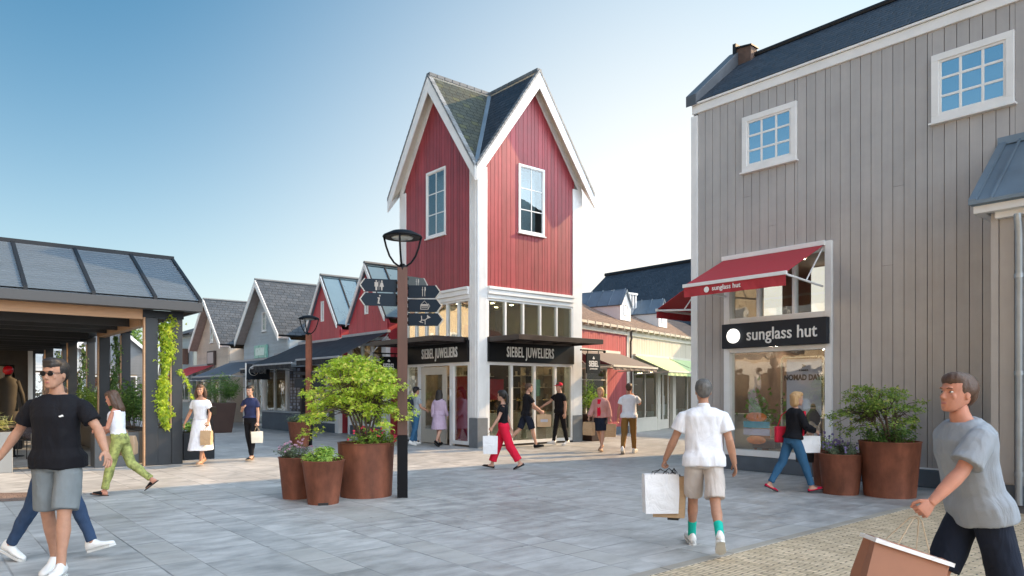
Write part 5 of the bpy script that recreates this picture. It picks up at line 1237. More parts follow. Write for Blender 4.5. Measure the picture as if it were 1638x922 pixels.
# ---- head (origin at chin level under the ear line, facing +y, height .235)
def build_head(voxel, female=False):
    mb = MB(); f = .96 if female else 1.
    rows = [(.0, .058, .022, .024), (.012, .048, .040, .040), (.035, .030, .062, .053*f), (.062, .014, .080, .061*f), (.09, .004, .089, .067), (.118, -.003, .091, .071), (.145, -.006, .095, .074), (.172, -.009, .096, .074), (.198, -.012, .086, .067), (.218, -.014, .066, .052), (.231, -.015, .036, .030)]
    mb.loft([ring((0, cy_, z), rx, ry, 24, 2.15) for z, cy_, ry, rx in rows])
    mb.loft([ring((0, y, z), w, d, 10, 2) for z, y, w, d in ((.070, .092, .013, .012), (.078, .100, .017, .016), (.088, .100, .013, .016), (.105, .094, .009, .012), (.124, .086, .007, .010))])
    mb.ball((0, .086, .140), (.050, .012, .010), 14, 8)                       # brow
    for s in (-1, 1): mb.ball((s*.036, .066, .090), (.022, .016, .022), 10, 8); mb.ball((s*.073, -.005, .105), (.007, .018, .030), 10, 8)   # cheekbone, ear
    mb.ball((0, .088, .052), (.023, .010, .006), 12, 6); mb.ball((0, .087, .043), (.020, .011, .007), 12, 6); mb.ball((0, .078, .014), (.020, .015, .014), 10, 6)
    co, fs = remeshed(mb, voxel, 2)
    for s in (-1, 1):                                                        # eye sockets
        d = np.linalg.norm((co-np.array([s*.031, .088, .118]))/np.array([.021, .03, .014]), axis=1); co[:, 1] -= np.clip(1-d, 0, 1)*.012
    return co, fs
# ---- hand: wrist at origin, fingers towards -z, palm facing -x (for a right hand hanging), thumb towards +y
def build_hand(curl, voxel=.0032):
    mb = MB(); mb.loft([[Vector((x, y, z)) for x, y in [(q[0]*tx, q[1]*w+cy_) for q in [(cos(2*pi*k/12), sin(2*pi*k/12)) for k in range(12)]]] for z, w, tx, cy_ in ((.02, .026, .019, 0), (-.01, .028, .017, 0), (-.04, .038, .016, .0), (-.075, .042, .014, -.002), (-.092, .038, .011, -.003))])
    for y, L_, r in ((.031, .072, .0085), (.010, .082, .0088), (-.012, .076, .0085), (-.033, .060, .0075)):
        p = Vector((0, y, -.078)); pts = [p]; a = 0
        for seg in (.45, .32, .25): a += R(curl); p = p+Vector((-sin(a), 0, -cos(a)))*L_*seg; pts.append(p)
        mb.tube(pts+[pts[-1]+(pts[-1]-pts[-2])*.12], [r*1.08, r, r*.95, r*.8, r*.4], 8)
    c2 = min(curl, 40)
    pts = [Vector((0, .022, -.02)), Vector((-.012, .046, -.045)), Vector((-.02-.0003*c2, .055, -.073)), Vector((-.024-.0006*c2, .053-.0003*c2, -.096))]
    mb.tube(pts, [.013, .012, .010, .007], 8); return remeshed(mb, voxel, 1)
HEADS = {}; HANDS = {}
def head_for(v, f):
    k = (v, f)
    if k not in HEADS: HEADS[k] = build_head(v, f)
    return HEADS[k]
def hand_for(c, v):
    k = (c, v)
    if k not in HANDS: HANDS[k] = build_hand(c, v)
    return HANDS[k]
def meshobj(name, co, fs, mat, parent):
    me = bpy.data.meshes.new(name); me.from_pydata([tuple(map(float, v)) for v in co], [], fs); me.polygons.foreach_set('use_smooth', [True]*len(me.polygons)); me.materials.append(mat); me.update()
    o = bpy.data.objects.new(name, me); COL.objects.link(o); o.parent = parent; return o
def tf(co, M):
    m = np.array(M); return co @ m[:3, :3].T + m[:3, 3]
def cloth(name, c, var=.12, rough=.85, bump=.0014): return folds(pbr('cloth_'+name, c, rough, var, 5, bump=bump, bscale=160, spec=.25), .022)
def skin(name, c): 
    m = pbr('skin_'+name, c, .55, .13, 14, spec=.3, bump=.0006, bscale=220); b = m.node_tree.nodes['Principled BSDF']; b.inputs['Subsurface Weight'].default_value = .12; b.inputs['Subsurface Radius'].default_value = (.02, .008, .004); b.inputs['Subsurface Scale'].default_value = .4; return m
SK1 = skin('light', (.50, .29, .21)); SK2 = skin('tan', (.42, .225, .15)); SK3 = skin('ruddy', (.48, .22, .15))
HAIRD = pbr('dark_hair', (.012, .009, .008), .55, .35, 30, stretch=(8, 8, 1), bump=.003, bscale=80); HAIRB = pbr('brown_hair', (.07, .035, .02), .5, .3, 30, stretch=(8, 8, 1), bump=.003, bscale=80)
HAIRL = pbr('blonde_hair', (.45, .27, .12), .5, .25, 30, stretch=(8, 8, 1), bump=.003, bscale=80); HAIRG = pbr('grey_hair', (.10, .095, .09), .6, .4, 30, bump=.003, bscale=80)

LABG = []
def person(label, loc, face, H=1.75, v=.011, female=False, sk=None, hair=('short', HAIRD), top=None, bottom=None, shoes=None, sockc=None,
           la=(0, 8, 10), ra=(0, 8, 10), ll=(0, 0), rl=(0, 0), lean=3, head=(0, 0), lcurl=18, rcurl=18, glasses=False, cap=None, seated=False, twist=0, build=1.):
    """la/ra: (swing forward, abduct, elbow bend[, inward turn]); ll/rl: (thigh forward, knee bend)"""
    sk = sk or SK1; g = H/1.75; t = thing('person', label, 'person', loc, heading(face))
    bw = (.90 if female else 1.)*build; PZ = .93
    Tl = Matrix.Translation((0, 0, PZ)) @ Matrix.Rotation(R(-lean), 4, 'X') @ Matrix.Rotation(R(twist), 4, 'Z') @ Matrix.Translation((0, 0, -PZ))
    # legs
    J = {}
    for s, (th, kn) in ((-1, ll), (1, rl)):
        hip = Vector((s*.092, 0, .905)); d = Vector((0, sin(R(th)), -cos(R(th)))); k = hip+d*.425; a2 = th-kn; d2 = Vector((0, sin(R(a2)), -cos(R(a2)))); an = k+d2*.415
        pitch = (a2*.75 if a2 < 0 else min(a2, 25)*.7) if not seated else 0; J[s] = (hip, k, an, pitch)
    shoe_pts = []
    def footM(s):
        hip, k, an, pitch = J[s]; return Matrix.Translation(an) @ Matrix.Rotation(R(pitch), 4, 'X') @ Matrix.Rotation(R(-s*6), 4, 'Z')
    zmin = min((footM(s) @ Vector((0, y, -.088))).z for s in (-1, 1) for y in (-.06, .19)); dz = -zmin
    def fin(co): return (np.asarray(co)+np.array([0, 0, dz]))*g
    # ---- body
    mb = MB()
    rows = [(.84, .135, .098, -.012), (.90, .165*bw**.2, .112, -.012), (.95, .165, .110, -.008), (1.02, .142*bw, .098, 0), (1.08, .132*bw, .094, .004), (1.18, .148*bw, .104, .004), (1.28, .166*bw, .112, .002), (1.36, .172*bw, .104, -.006), (1.42, .150*bw, .080, -.012), (1.455, .085, .060, -.014), (1.47, .058, .056, -.010)]
    mb.loft([ring((0, c, z), a-.012, b-.012, 20, 2.3, Tl) for z, a, b, c in rows])
    hc = Tl @ Vector((0, .012, 1.505)); nb = Tl @ Vector((0, -.014, 1.43)); HMx = Matrix.Translation(hc) @ Matrix.Rotation(R(head[0]), 4, 'Z') @ Matrix.Rotation(R(-lean*.5+head[1]), 4, 'X')
    mb.tube([nb, Tl @ Vector((0, -.006, 1.49)), HMx @ Vector((0, -.016, .05))], [.060*bw, .053*bw, .040*bw], 14)
    A = {}
    for s, ar in ((-1, la), (1, ra)):
        sw, ab, el = ar[:3]; tw = ar[3] if len(ar) > 3 else 12
        sh = Tl @ Vector((s*.168*bw, -.012, 1.395))
        M = Matrix.Rotation(R(-s*ab), 3, 'Y') @ Matrix.Rotation(R(sw), 3, 'X')
        d = M @ Vector((0, 0, -1)); M2 = M @ Matrix.Rotation(R(s*tw), 3, 'Z') @ Matrix.Rotation(R(el), 3, 'X'); d2 = M2 @ Vector((0, 0, -1))
        eb = sh+d*.285; wr = eb+d2*.245; A[s] = (sh, eb, wr, M2)
        mb.tube([sh+d*.0, sh+d*.06, sh+d*.17, eb], [.034*bw, .041*bw, .042*bw, .037*bw], 12); mb.tube([eb-d2*.02, eb+d2*.07, eb+d2*.16, wr, wr+d2*.02], [.037*bw, .041*bw, .034*bw, .026*bw, .024*bw], 12)
    for s in (-1, 1):
        hip, k, an, pitch = J[s]; d = (k-hip); e_ = (an-k)
        mb.tube([hip+Vector((0, 0, .02)), hip+d*.25, hip+d*.65, k], [.083, .082, .066, .052], 14); mb.tube([k-e_*.03, k+e_*.12, k+e_*.32+Vector((0, -.008, 0)), k+e_*.7, an, an+e_*.03], [.052, .050, .054, .037, .036, .036], 14)
        if not (shoes and shoes[0] in ('sneaker', 'shoe')):
            FM = footM(s); mb.loft([[FM @ Vector((w*cos(2*pi*q/12), y, -.088+h*.5+h*.5*sin(2*pi*q/12))) for q in range(12)] for y, w, h in ((-.055, .025, .06), (-.03, .033, .085), (.03, .036, .085), (.09, .043, .05), (.14, .044, .032), (.175, .034, .022))])
    co, fs = remeshed(mb, v, 2); verts = [co]; faces = list(fs); o = len(co)
    hv = .0042 if v < .009 else .0065
    hco, hfs = head_for(hv, female); hco = tf(hco, HMx); verts.append(hco); faces += [tuple(i+o for i in f) for f in hfs]; o += len(hco)
    hands = {}
    for s, cu in ((-1, lcurl), (1, rcurl)):
        co_, f_ = hand_for(cu, .0034 if v < .009 else .0055); sh, eb, wr, M2 = A[s]; MM = Matrix.Translation(wr) @ M2.to_4x4() @ Matrix.Diagonal((1 if s > 0 else -1, 1, 1, 1)) @ Matrix.Scale(.93 if female else 1, 4)
        co_ = tf(co_, MM); f2 = f_ if s > 0 else [tuple(reversed(f)) for f in f_]; verts.append(co_); faces += [tuple(i+o for i in f) for f in f2]; o += len(co_)
        hands[s] = MM @ Vector((-.03, 0, -.10))
    body = meshobj('body', fin(np.vstack(verts)), faces, sk, t)
    # eyes and lips
    mb = MB()
    for s in (-1, 1):
        mb.cur = 0; p0 = HMx @ Vector((s*.031, .0725, .1165)); mb.ball(p0, (.0115, .0115, .0075), 12, 8); mb.cur = 1; mb.ball(HMx @ Vector((s*.031, .0795, .1165)), .0062, 8, 6)
    mb.v = [tuple(x) for x in fin([tuple(q) for q in mb.v])]; mb.build('eyes', [pbr('eye_white', (.6, .58, .55), .25), pbr('iris', (.03, .02, .015), .2)], t, smooth=True)
    mb = MB(); co_ = MB(); co_.ball((0, .0925, .0475), (.019, .0058, .0072), 14, 8); mb.v = [tuple(x) for x in fin([tuple(HMx @ Vector(q)) for q in co_.v])]; mb.f = co_.f; mb.mi = co_.mi; mb.build('lips', pbr('lips', (.38, .13, .12), .45), t, smooth=True)
    mb = MB(); co_ = MB()
    for s in (-1, 1): co_.tube([(s*.016, .093, .135), (s*.031, .0935, .139), (s*.048, .083, .135)], [.0028, .0036, .002], 5)
    mb.v = [tuple(x) for x in fin([tuple(HMx @ Vector(q)) for q in co_.v])]; mb.f = co_.f; mb.mi = co_.mi; mb.build('eyebrows', hair[1], t)
    # ---- hair
    mb = MB(); kind, hm = hair
    B = lambda c, r: mb.ball(c, r, 20, 12)
    if kind != 'none':
        B((0, -.022, .152), (.0845, .098, .091)); B((0, .018, .190), (.071, .076, .052))
        if kind in ('short', 'quiff'):
            B((0, -.06, .115), (.068, .052, .07))
            for s in (-1, 1): B((s*.063, -.004, .156), (.015, .036, .042))
        if kind == 'quiff': B((0, .035, .215), (.060, .062, .030))
        if kind in ('long', 'wavy'):
            w = 1.15 if kind == 'wavy' else 1.
            for s in (-1, 1): mb.tube([(s*.066, -.01, .17), (s*.080*w, -.02, .09), (s*.085*w, -.035, .0), (s*.075*w, -.05, -.10)], [.030, .034, .036, .018], 12)
            mb.loft([ring((0, -.062-y, z), a, b, 16, 2.2) for z, a, b, y in ((.18, .07, .05, 0), (.10, .088*w, .055, .0), (.0, .095*w, .052, .012), (-.09, .09*w, .045, .03), (-.19 if kind == 'wavy' else -.15, .06, .025, .035))])
        if kind == 'bun': B((0, -.075, .215), (.04, .04, .038)); B((0, -.06, .11), (.06, .045, .06)); [B((s*.064, -.005, .14), (.016, .04, .05)) for s in (-1, 1)]
        if kind == 'pony': B((0, -.06, .115), (.068, .052, .07)); mb.tube([(0, -.10, .17), (0, -.145, .10), (0, -.14, -.04), (0, -.12, -.12)], [.022, .032, .028, .01], 10); [B((s*.064, -.005, .14), (.016, .04, .05)) for s in (-1, 1)]
        if kind == 'bob': mb.loft([ring((0, -.045, z), a, b, 16, 2.2) for z, a, b in ((.17, .082, .08), (.10, .090, .066), (.02, .088, .056), (-.02, .07, .04))])
        co_, fs_ = remeshed(mb, .006 if v < .009 else .008, 1, .006 if kind in ('short', 'quiff') else .009, 3, (48, 48, 10)); meshobj('hair', fin(tf(co_, HMx)), fs_, hm, t)
    if cap:
        mb = MB(); B((0, -.012, .172), (.088, .104, .078)); mb.loft([[Vector((x*w, y, z)) for x, z in ((-1, 0), (-.6, .012), (0, .018), (.6, .012), (1, 0), (.6, .004), (0, .010), (-.6, .004))] for y, w, z0 in ((.05, .070, 0), (.11, .066, 0), (.15, .050, 0), (.172, .02, 0))])
        n0 = 20*11
        mb.v = [v_ if i < n0 else (v_[0], v_[1], v_[2]+.162-(v_[1]-.05)*.12) for i, v_ in enumerate(mb.v)]
        mb.v = [(a, b, max(c, .150)) for a, b, c in mb.v]
        if isinstance(cap, tuple) and cap[1] == 'back': mb.v = [(-a, -b-.02, c) for a, b, c in mb.v]
        m2 = MB(); m2.v = [tuple(x) for x in fin([tuple(HMx @ Vector(q)) for q in mb.v])]; m2.f = mb.f; m2.mi = mb.mi; m2.build('cap', cap[0] if isinstance(cap, tuple) else cap, t, smooth=True)
    if glasses:
        mb = MB(); 
        for s in (-1, 1): mb.ball((s*.033, .097, .117), (.026, .004, .019), 14, 8); mb.tube([(s*.058, .093, .122), (s*.077, .02, .122)], .0025, 5)
        mb.tube([(-.01, .099, .122), (.01, .099, .122)], .003, 5); m2 = MB(); m2.v = [tuple(x) for x in fin([tuple(HMx @ Vector(q)) for q in mb.v])]; m2.f = mb.f; m2.mi = mb.mi; m2.build('sunglasses', BLACKM, t, smooth=True)
    # ---- clothes
    cv = max(v*.9, .0085) if v < .009 else .011
    def torso(mb, zlo, zhi, ez, flare=0., open_neck=True, belly=0.):
        rs = []
        zz = [z for z in (zlo, .90, .95, 1.02, 1.08, 1.18, 1.28, 1.36, 1.415, 1.445) if z >= zlo and z <= zhi]
        if zz[-1] < zhi-.005: zz.append(zhi)
        for z in zz:
            a = np.interp(z, [r[0] for r in rows], [r[1] for r in rows]); b = np.interp(z, [r[0] for r in rows], [r[2] for r in rows]); c = np.interp(z, [r[0] for r in rows], [r[3] for r in rows])
            if z < 1.1 and top and top.get('loose') and mb is not None and not getattr(mb, 'low', 0): a = max(a, .150*bw+.0); b = max(b, .103)
            if z < 1.0 and not getattr(mb, 'low', 0) and bottom and bottom['kind'] in ('trousers', 'shorts'): a = max(a, .181+bottom.get('we', .010)); b = max(b, .124)
            f = flare*max(0, (1.15-z)); e2 = ez if z < 1.4 else ez*.6
            rs.append(ring((0, c+(.008 if z < 1.3 else 0), z), a+e2+f, b+e2+f*.8, 22, 2.35, Tl))
        mb.loft(rs)
    def sleeve(mb, s, length, ez):
        sh, eb, wr, M2 = A[s]; d = (eb-sh).normalized(); d2 = (wr-eb).normalized()
        if length <= 1: mb.tube([sh-d*.0+Vector((-s*.03, 0, -.012)), sh+d*.03+Vector((0, 0, -.006)), sh+d*.09, sh+d*.285*length], [(.020+ez)*bw, (.036+ez)*bw, (.047+ez)*bw, (.047+ez*1.35)*bw], 16)
        else: mb.tube([sh+Vector((-s*.03, 0, -.012)), sh+d*.04+Vector((0, 0, -.006)), sh+d*.17, eb], [(.024+ez)*bw, (.040+ez)*bw, (.047+ez)*bw, (.041+ez)*bw], 14); q = length-1; mb.tube([eb-d2*.02, eb+d2*.08, eb+d2*.235*q], [(.041+ez)*bw, (.042+ez)*bw, (.032+ez)*bw], 14)
    def put(name, mb, mat, wr=.006, seed=1, sm=2):
        co_, fs_ = remeshed(mb, cv, sm, wr, seed); return meshobj(name, fin(co_), fs_, mat, t)
    if top:
        mb = MB(); ez = top.get('ease', .012); torso(mb, top.get('hem', .88), top.get('neck', 1.452), ez, top.get('flare', 0)); sl_ = top.get('sleeve', .55)
        if sl_: [sleeve(mb, s, sl_, ez) for s in (-1, 1)]
        if top.get('collar'): mb.tube([Tl @ Vector((0, -.014, 1.43)), Tl @ Vector((0, -.010, 1.485))], [.070, .066], 16)
        top_o = put(top.get('name', 'shirt'), mb, top['mat'], top.get('wr', .012), top.get('seed', 1))
    if bottom:
        kind = bottom['kind']; ez = bottom.get('ease', .012); mb = MB()
        if kind in ('trousers', 'shorts'):
            mb.low = 1; torso(mb, .84, bottom.get('waist', 1.03), bottom.get('we', .010))
            ln = bottom.get('len', 1.95 if kind == 'trousers' else .95); fl = bottom.get('flare', 0)
            for s in (-1, 1):
                hip, k, an, pitch = J[s]; d = k-hip; e_ = an-k; L1 = min(1, ln)
                mb.tube([hip+Vector((0, 0, .03)), hip+d*.2, hip+d*.6*L1, hip+d*L1], [.084, .088+ez*.3, .072+ez*.9+fl*.3, (.058+(1-L1)*.03)+ez*1.3+fl], 16)
                if ln > 1: q = ln-1; mb.tube([k-e_*.04, k+e_*.12, k+e_*.35*q+Vector((0, -.004, 0)), k+e_*.7*q, k+e_*q], [.058+ez*1.3+fl, .055+ez*1.2+fl, .054+ez+fl, .044+ez+fl*1.2, .040+ez*1.2+fl*1.4], 16)
        else:   # skirt / dress tail / coat tail following the legs
            zl = bottom['hem']; m_ = (J[-1][1]+J[1][1])/2; n = 7; rs = []; wst = bottom.get('waist', 1.05)
            for i in range(n+1):
                f = i/n; z = wst+(zl-wst)*f; hipf = min(1, max(0, (1.05-z)/.15)); sp_ = abs(J[-1][1].y-J[1][1].y)*.5*max(0, (0.95-z)/.5)
                a = .130+.045*hipf+bottom.get('flare', .04)*f; b = .095+.025*hipf+bottom.get('flare', .04)*f+sp_; rs.append(ring((0, m_.y*max(0, (.95-z)/.45), z), a, b, 24, 2.1, Tl if z > 1.0 else None))
            mb.loft(rs)
        put(bottom.get('name', kind), mb, bottom['mat'], bottom.get('wr', .012), 5)
    if sockc:
        for s in (-1, 1): mb = MB(); hip, k, an, pitch = J[s]; e_ = an-k; mb.tube([k+e_*.60, k+e_*.8, an, an+e_*.02], [.047, .043, .042, .042], 12); put('sock', mb, sockc, 0)
    if shoes:
        kind, sm_, sole = shoes
        for s in (-1, 1):
            FM = footM(s); mb = MB(); n = 14
            def sec(y, w, h, z0): return [FM @ Vector((w*cos(2*pi*q/n)*(1 if sin(2*pi*q/n) < .2 else .85), y, z0+h*(.5+.5*sin(2*pi*q/n)))) for q in range(n)]
            if kind in ('sneaker', 'shoe'):
                hi = .115 if kind == 'sneaker' else .09
                mb.loft([sec(y, w, h, -.072) for y, w, h in ((-.075, .022, hi*.7), (-.062, .036, hi*.95), (-.02, .041, hi*1.0), (.03, .042, hi*.92), (.07, .045, .068), (.12, .049, .052), (.165, .045, .044), (.198, .028, .034), (.205, .012, .02))])
            else:
                mb.loft([sec(y, w, h, -.082) for y, w, h in ((.02, .040, .075), (.05, .045, .068), (.10, .048, .052), (.16, .040, .036))] if kind == 'sandal' else [sec(y, w, h, -.084) for y, w, h in ((-.066, .03, .05), (-.03, .037, .05), (.03, .038, .035), (.09, .048, .05), (.15, .046, .04), (.19, .024, .03))])
            mb.v = [tuple(x) for x in fin([tuple(q) for q in mb.v])]; ob = mb.build('shoe', sm_, t, smooth=True)
            mb = MB(); P_ = [(-.078, 0), (-.06, .038), (.0, .040), (.06, .044), (.12, .051), (.17, .047), (.205, .022), (.212, 0)]; out_ = [(w, y) for y, w in P_]+[(-w, y) for y, w in reversed(P_[1:-1])]
            mb.prism([(a, b) for a, b in out_], -.090, -.066 if kind == 'sneaker' else -.078, 'z'); mb.v = [tuple(x) for x in fin([tuple(FM @ Vector(q)) for q in mb.v])]; mb.build('sole', sole, ob)
    M = t.matrix_basis
    wl = Matrix.Translation(loc) @ Matrix.Rotation(heading(face), 4, 'Z')
    hw = {s: wl @ Vector(tuple(fin([tuple(p)])[0])) for s, p in hands.items()}
    aw = {s: [wl @ Vector(tuple(fin([tuple(q)])[0])) for q in A[s][:3]] for s in A}
    sw_ = wl @ Vector(tuple(fin([tuple(Tl @ Vector((0, 0, 1.40)))])[0]))
    return t, hw, aw, fin, Tl, wl
def bag(label, hp, w, h, d, mat, hdl, rz, drop=.16, tilt=0., name='shopping_bag', group='shopping bags', panel=None, inset=True):
    """open paper carrier bag hanging from hand point hp by two cord handles"""
    t = thing(name, label, 'bag', hp, rz, group); t.rotation_euler = (R(tilt), 0, rz)
    mb = MB(); z1 = -drop; z0 = z1-h; a, b = w/2, d/2; q = .94; k = .004
    out = [(-a, -b), (0, -b*1.05), (a, -b), (a*.96, 0), (a, b), (0, b*1.05), (-a, b), (-a*.96, 0)]
    n = 8; top = [(x, y*.75, z1+(.006 if i % 2 else 0)) for i, (x, y) in enumerate(out)]; mid = [(x*.99, y*1.03, (z0+z1)/2) for x, y in out]; bot = [(x*q, y, z0) for x, y in out]
    itop = [(x*.97, y*.68, z1) for x, y in out]; ib = [(x*.90, y*.9, z0+.02) for x, y in out]
    mb.loft([bot, mid, top, itop, ib]); mb.build('bag_body', mat, t)
    for s in (-1, 1):
        m = MB(); m.tube([(-w*.22, s*b*.74, z1-.03), (-w*.2, s*b*.72, z1+.02), (-w*.06, s*b*.2, -.025), (0, s*.008, -.008), (w*.06, s*b*.2, -.025), (w*.2, s*b*.72, z1+.02), (w*.22, s*b*.74, z1-.03)], .004, 6); m.build('handle', hdl, t, smooth=True)
    if panel: m = MB(); m.box(-w*.25, w*.25, -b*1.06-.003, -b*1.045, z0+h*.4, z0+h*.62); m.build('printed_panel', panel, t)
    return t
def feet(px, py): return ground(px, py)
WHT = cloth('white', (.74, .75, .80)); BLK = cloth('black', (.006, .006, .009)); KRAFT = folds(pbr('kraft_paper', (.50, .34, .20), .7, .08, 4), .02, 7, (1, 1, 1)); WPAP = folds(pbr('white_paper', (.78, .78, .80), .5, .03, 4), .02, 7, (1, 1, 1)); CORD = pbr('cord', (.4, .3, .2), .7); BCORD = pbr('black_cord', (.02, .02, .02), .6)
WSNK = pbr('white_leather', (.75, .75, .74), .4, .04, 5); RUB = pbr('rubber_white', (.6, .6, .58), .6); DSOL = pbr('dark_sole', (.03, .028, .026), .6); TANL = pbr('tan_leather', (.40, .26, .16), .5, .1, 6)

# 1 striding man, front left
P1 = person('man in black t-shirt and grey shorts striding towards the viewer at the front left', feet(93, 924), 172, 1.84, .0075, sk=SK2, hair=('quiff', HAIRD), build=.98,
  top=dict(mat=BLK, sleeve=.72, hem=.86, ease=.018, loose=1), bottom=dict(kind='shorts', mat=cloth('grey', (.17, .19, .20)), len=.92, ease=.026), shoes=('sneaker', WSNK, RUB),
  la=(10, 36, 24, 5), ra=(-10, 32, 18, 5), ll=(14, 6), rl=(-4, 14), lean=3, head=(-14, 0), glasses=True)
fin, Tl = P1[3], P1[4]; mb = MB(); mb.prism([(-.11, 1.285), (-.045, 1.268), (-.043, 1.276), (-.10, 1.298)], .131, .136); mb.v = [tuple(x) for x in fin([tuple(Tl @ Vector(q)) for q in mb.v])]; mb.build('chest_print', TXTW, P1[0])
# 2 hidden behind him
P2 = person('person in dark jeans and white trainers mostly hidden behind the striding man', feet(84, 894), 92, 1.66, .010, sk=SK1, hair=('short', HAIRB),
  top=dict(mat=BLK, sleeve=.6, ease=.012), bottom=dict(kind='trousers', mat=cloth('dark_denim', (.030, .055, .11)), ease=.008), shoes=('sneaker', WSNK, RUB), la=(-8, 4, 15), ra=(8, 4, 20), ll=(27, 4), rl=(-22, 8))
# 3 woman with tan tote
P3 = person('woman in white top and patterned olive trousers with a tan tote by the pergola', feet(192, 792), 262, 1.62, .009, True, SK3, ('long', HAIRB),
  top=dict(mat=WHT, sleeve=0, hem=1.0, neck=1.40, ease=.010, name='vest'), bottom=dict(kind='trousers', mat=pbr('olive_pattern', (.28, .30, .09), .8, .75, 14), ease=.012), shoes=('sandal', BLACKM, DSOL),
  la=(15, 6, 70, 30), ra=(-2, 12, 75, 5), ll=(16, 4), rl=(-20, 30), lean=8, head=(0, -12))
ws = P3[2][1]; bg_t = thing('tote_bag', 'large tan leather tote on the arm of the woman in patterned trousers', 'bag', ws[1]+(ws[2]-ws[1])*.15+Vector((0, 0, -.03)), heading(262)+pi/2, None)
mb = MB(); mb.loft([[(x*a, y*b, z) for x, y in ((-1, -1), (0, -1.1), (1, -1), (1.03, 0), (1, 1), (0, 1.1), (-1, 1), (-1.03, 0))] for z, a, b in ((-.40, .20, .07), (-.38, .235, .085), (-.22, .24, .08), (-.10, .22, .05), (-.095, .21, .04))]); mb.build('bag_body', TANL, bg_t, smooth=False, bevel=.008)
for s in (-1, 1): mb = MB(); mb.tube([(-.11, s*.05, -.13), (-.08, s*.04, -.01), (0, s*.03, .035), (.08, s*.04, -.01), (.11, s*.05, -.13)], .008, 6); mb.build('handle', TANL, bg_t, smooth=True)
# 4 white dress
P4 = person('woman in a long white dress walking beside the pergola with a small paper bag', feet(322, 744), 186, 1.72, .010, True, SK2, ('wavy', HAIRB),
  top=dict(mat=WHT, sleeve=.7, hem=.98, neck=1.40, ease=.016, name='dress_top'), bottom=dict(kind='dress_skirt', mat=WHT, hem=.30, flare=.07, wr=.014), shoes=('sandal', TANL, TANL), la=(8, 16, 26), ra=(-6, 24, 22), ll=(14, 4), rl=(-10, 16), head=(14, 4), lcurl=55)
bag('small kraft paper bag in the hand of the woman in the long white dress', P4[1][-1], .24, .30, .11, KRAFT, CORD, heading(186), .10, name='paper_bag')
mb = MB(); 
# shoulder bag
t = thing('shoulder_bag', 'small black shoulder bag at the side of the woman in the white dress', 'bag', P4[2][-1][1]+Vector((0, 0, .05))+FW*.10+RT*.0, heading(186)); mb = MB(); mb.box(-.05, .05, -.12, .12, -.12, .08); mb.build('bag_body', BLACKM, t, bevel=.02)
# 5 navy top
P5 = person('woman in navy top and black trousers with a cream bag on the shaded street', feet(402, 737), 196, 1.70, .010, True, SK1, ('bun', HAIRD),
  top=dict(mat=cloth('navy_print', (.025, .032, .085), .35), sleeve=.6, hem=.98, ease=.018), bottom=dict(kind='trousers', mat=BLK, ease=.006), shoes=('flat', BLACKM, pbr('cork', (.4, .3, .2))), la=(0, 8, 10), ra=(24, 4, 95, 40), ll=(10, 2), rl=(-4, 10), head=(6, -3), lcurl=55)
bag('cream and brown paper bag held low by the woman in the navy top', P5[1][-1], .26, .26, .10, pbr('cream_paper', (.7, .64, .52), .6), CORD, heading(150), .12, name='paper_bag')
# 6 backpack man
P6 = person('man with black cap, dark backpack and blue jeans by the tower door', feet(664, 713), 48, 1.70, .011, False, SK1, ('short', HAIRD), cap=cloth('cap_black', (.015, .015, .02)),
  top=dict(mat=cloth('heather', (.30, .34, .37)), sleeve=.6, ease=.016, loose=1), bottom=dict(kind='trousers', mat=cloth('jeans', (.035, .11, .21), .15), ease=.016), shoes=('sneaker', WSNK, RUB), la=(20, 6, 60), ra=(12, 6, 55), ll=(6, 2), rl=(-8, 12))
t = thing('backpack', 'dark backpack on the back of the man in the black cap', 'backpack', P6[5] @ Vector((0, 0, 0)), heading(48)); mb = MB(); mb.ball((0, -.20, 1.22), (.15, .10, .22), 18, 12); mb.ball((0, -.27, 1.13), (.11, .06, .11), 14, 10); mb.build('pack', cloth('pack', (.02, .025, .04)), t, smooth=True)
for s in (-1, 1): mb = MB(); mb.tube([(s*.10, -.13, 1.38), (s*.11, -.05, 1.425), (s*.12, .08, 1.36), (s*.13, .12, 1.22), (s*.15, .02, 1.08), (s*.12, -.13, 1.06)], .016, 6, flat=.5); mb.build('strap', cloth('pack', (.02, .025, .04)), t)
# 7 lilac coat
P7 = person('woman with long dark hair in a lilac coat entering the tower door', feet(702, 714), 20, 1.66, .011, True, SK1, ('long', HAIRD),
  top=dict(mat=cloth('lilac', (.46, .36, .48)), sleeve=1.9, hem=.95, ease=.026, name='coat', collar=1), bottom=dict(kind='coat_tail', mat=MATS['cloth_lilac'], hem=.52, flare=.05, wr=.012, waist=1.1), shoes=('shoe', BLACKM, DSOL), la=(-10, 6, 18), ra=(14, 6, 20), ll=(18, 2), rl=(-14, 26))
mb = MB()
# 8 red trousers
P8 = person('woman in black top and wide bright red trousers crossing in front of the tower', feet(806, 751), 268, 1.62, .0095, True, SK1, ('pony', HAIRD),
  top=dict(mat=BLK, sleeve=.5, hem=1.0, neck=1.43, ease=.010), bottom=dict(kind='trousers', mat=cloth('bright_red', (.66, .012, .045)), ease=.018, flare=.018, len=1.86), shoes=('flat', BLACKM, DSOL), la=(22, 6, 12), ra=(-22, 10, 8), ll=(-18, 14), rl=(20, 4), head=(-35, 0), lcurl=55)
bag('white paper bag carried by the woman in red trousers', P8[1][-1], .30, .36, .13, WPAP, CORD, heading(268)+pi/2, .10, name='paper_bag')
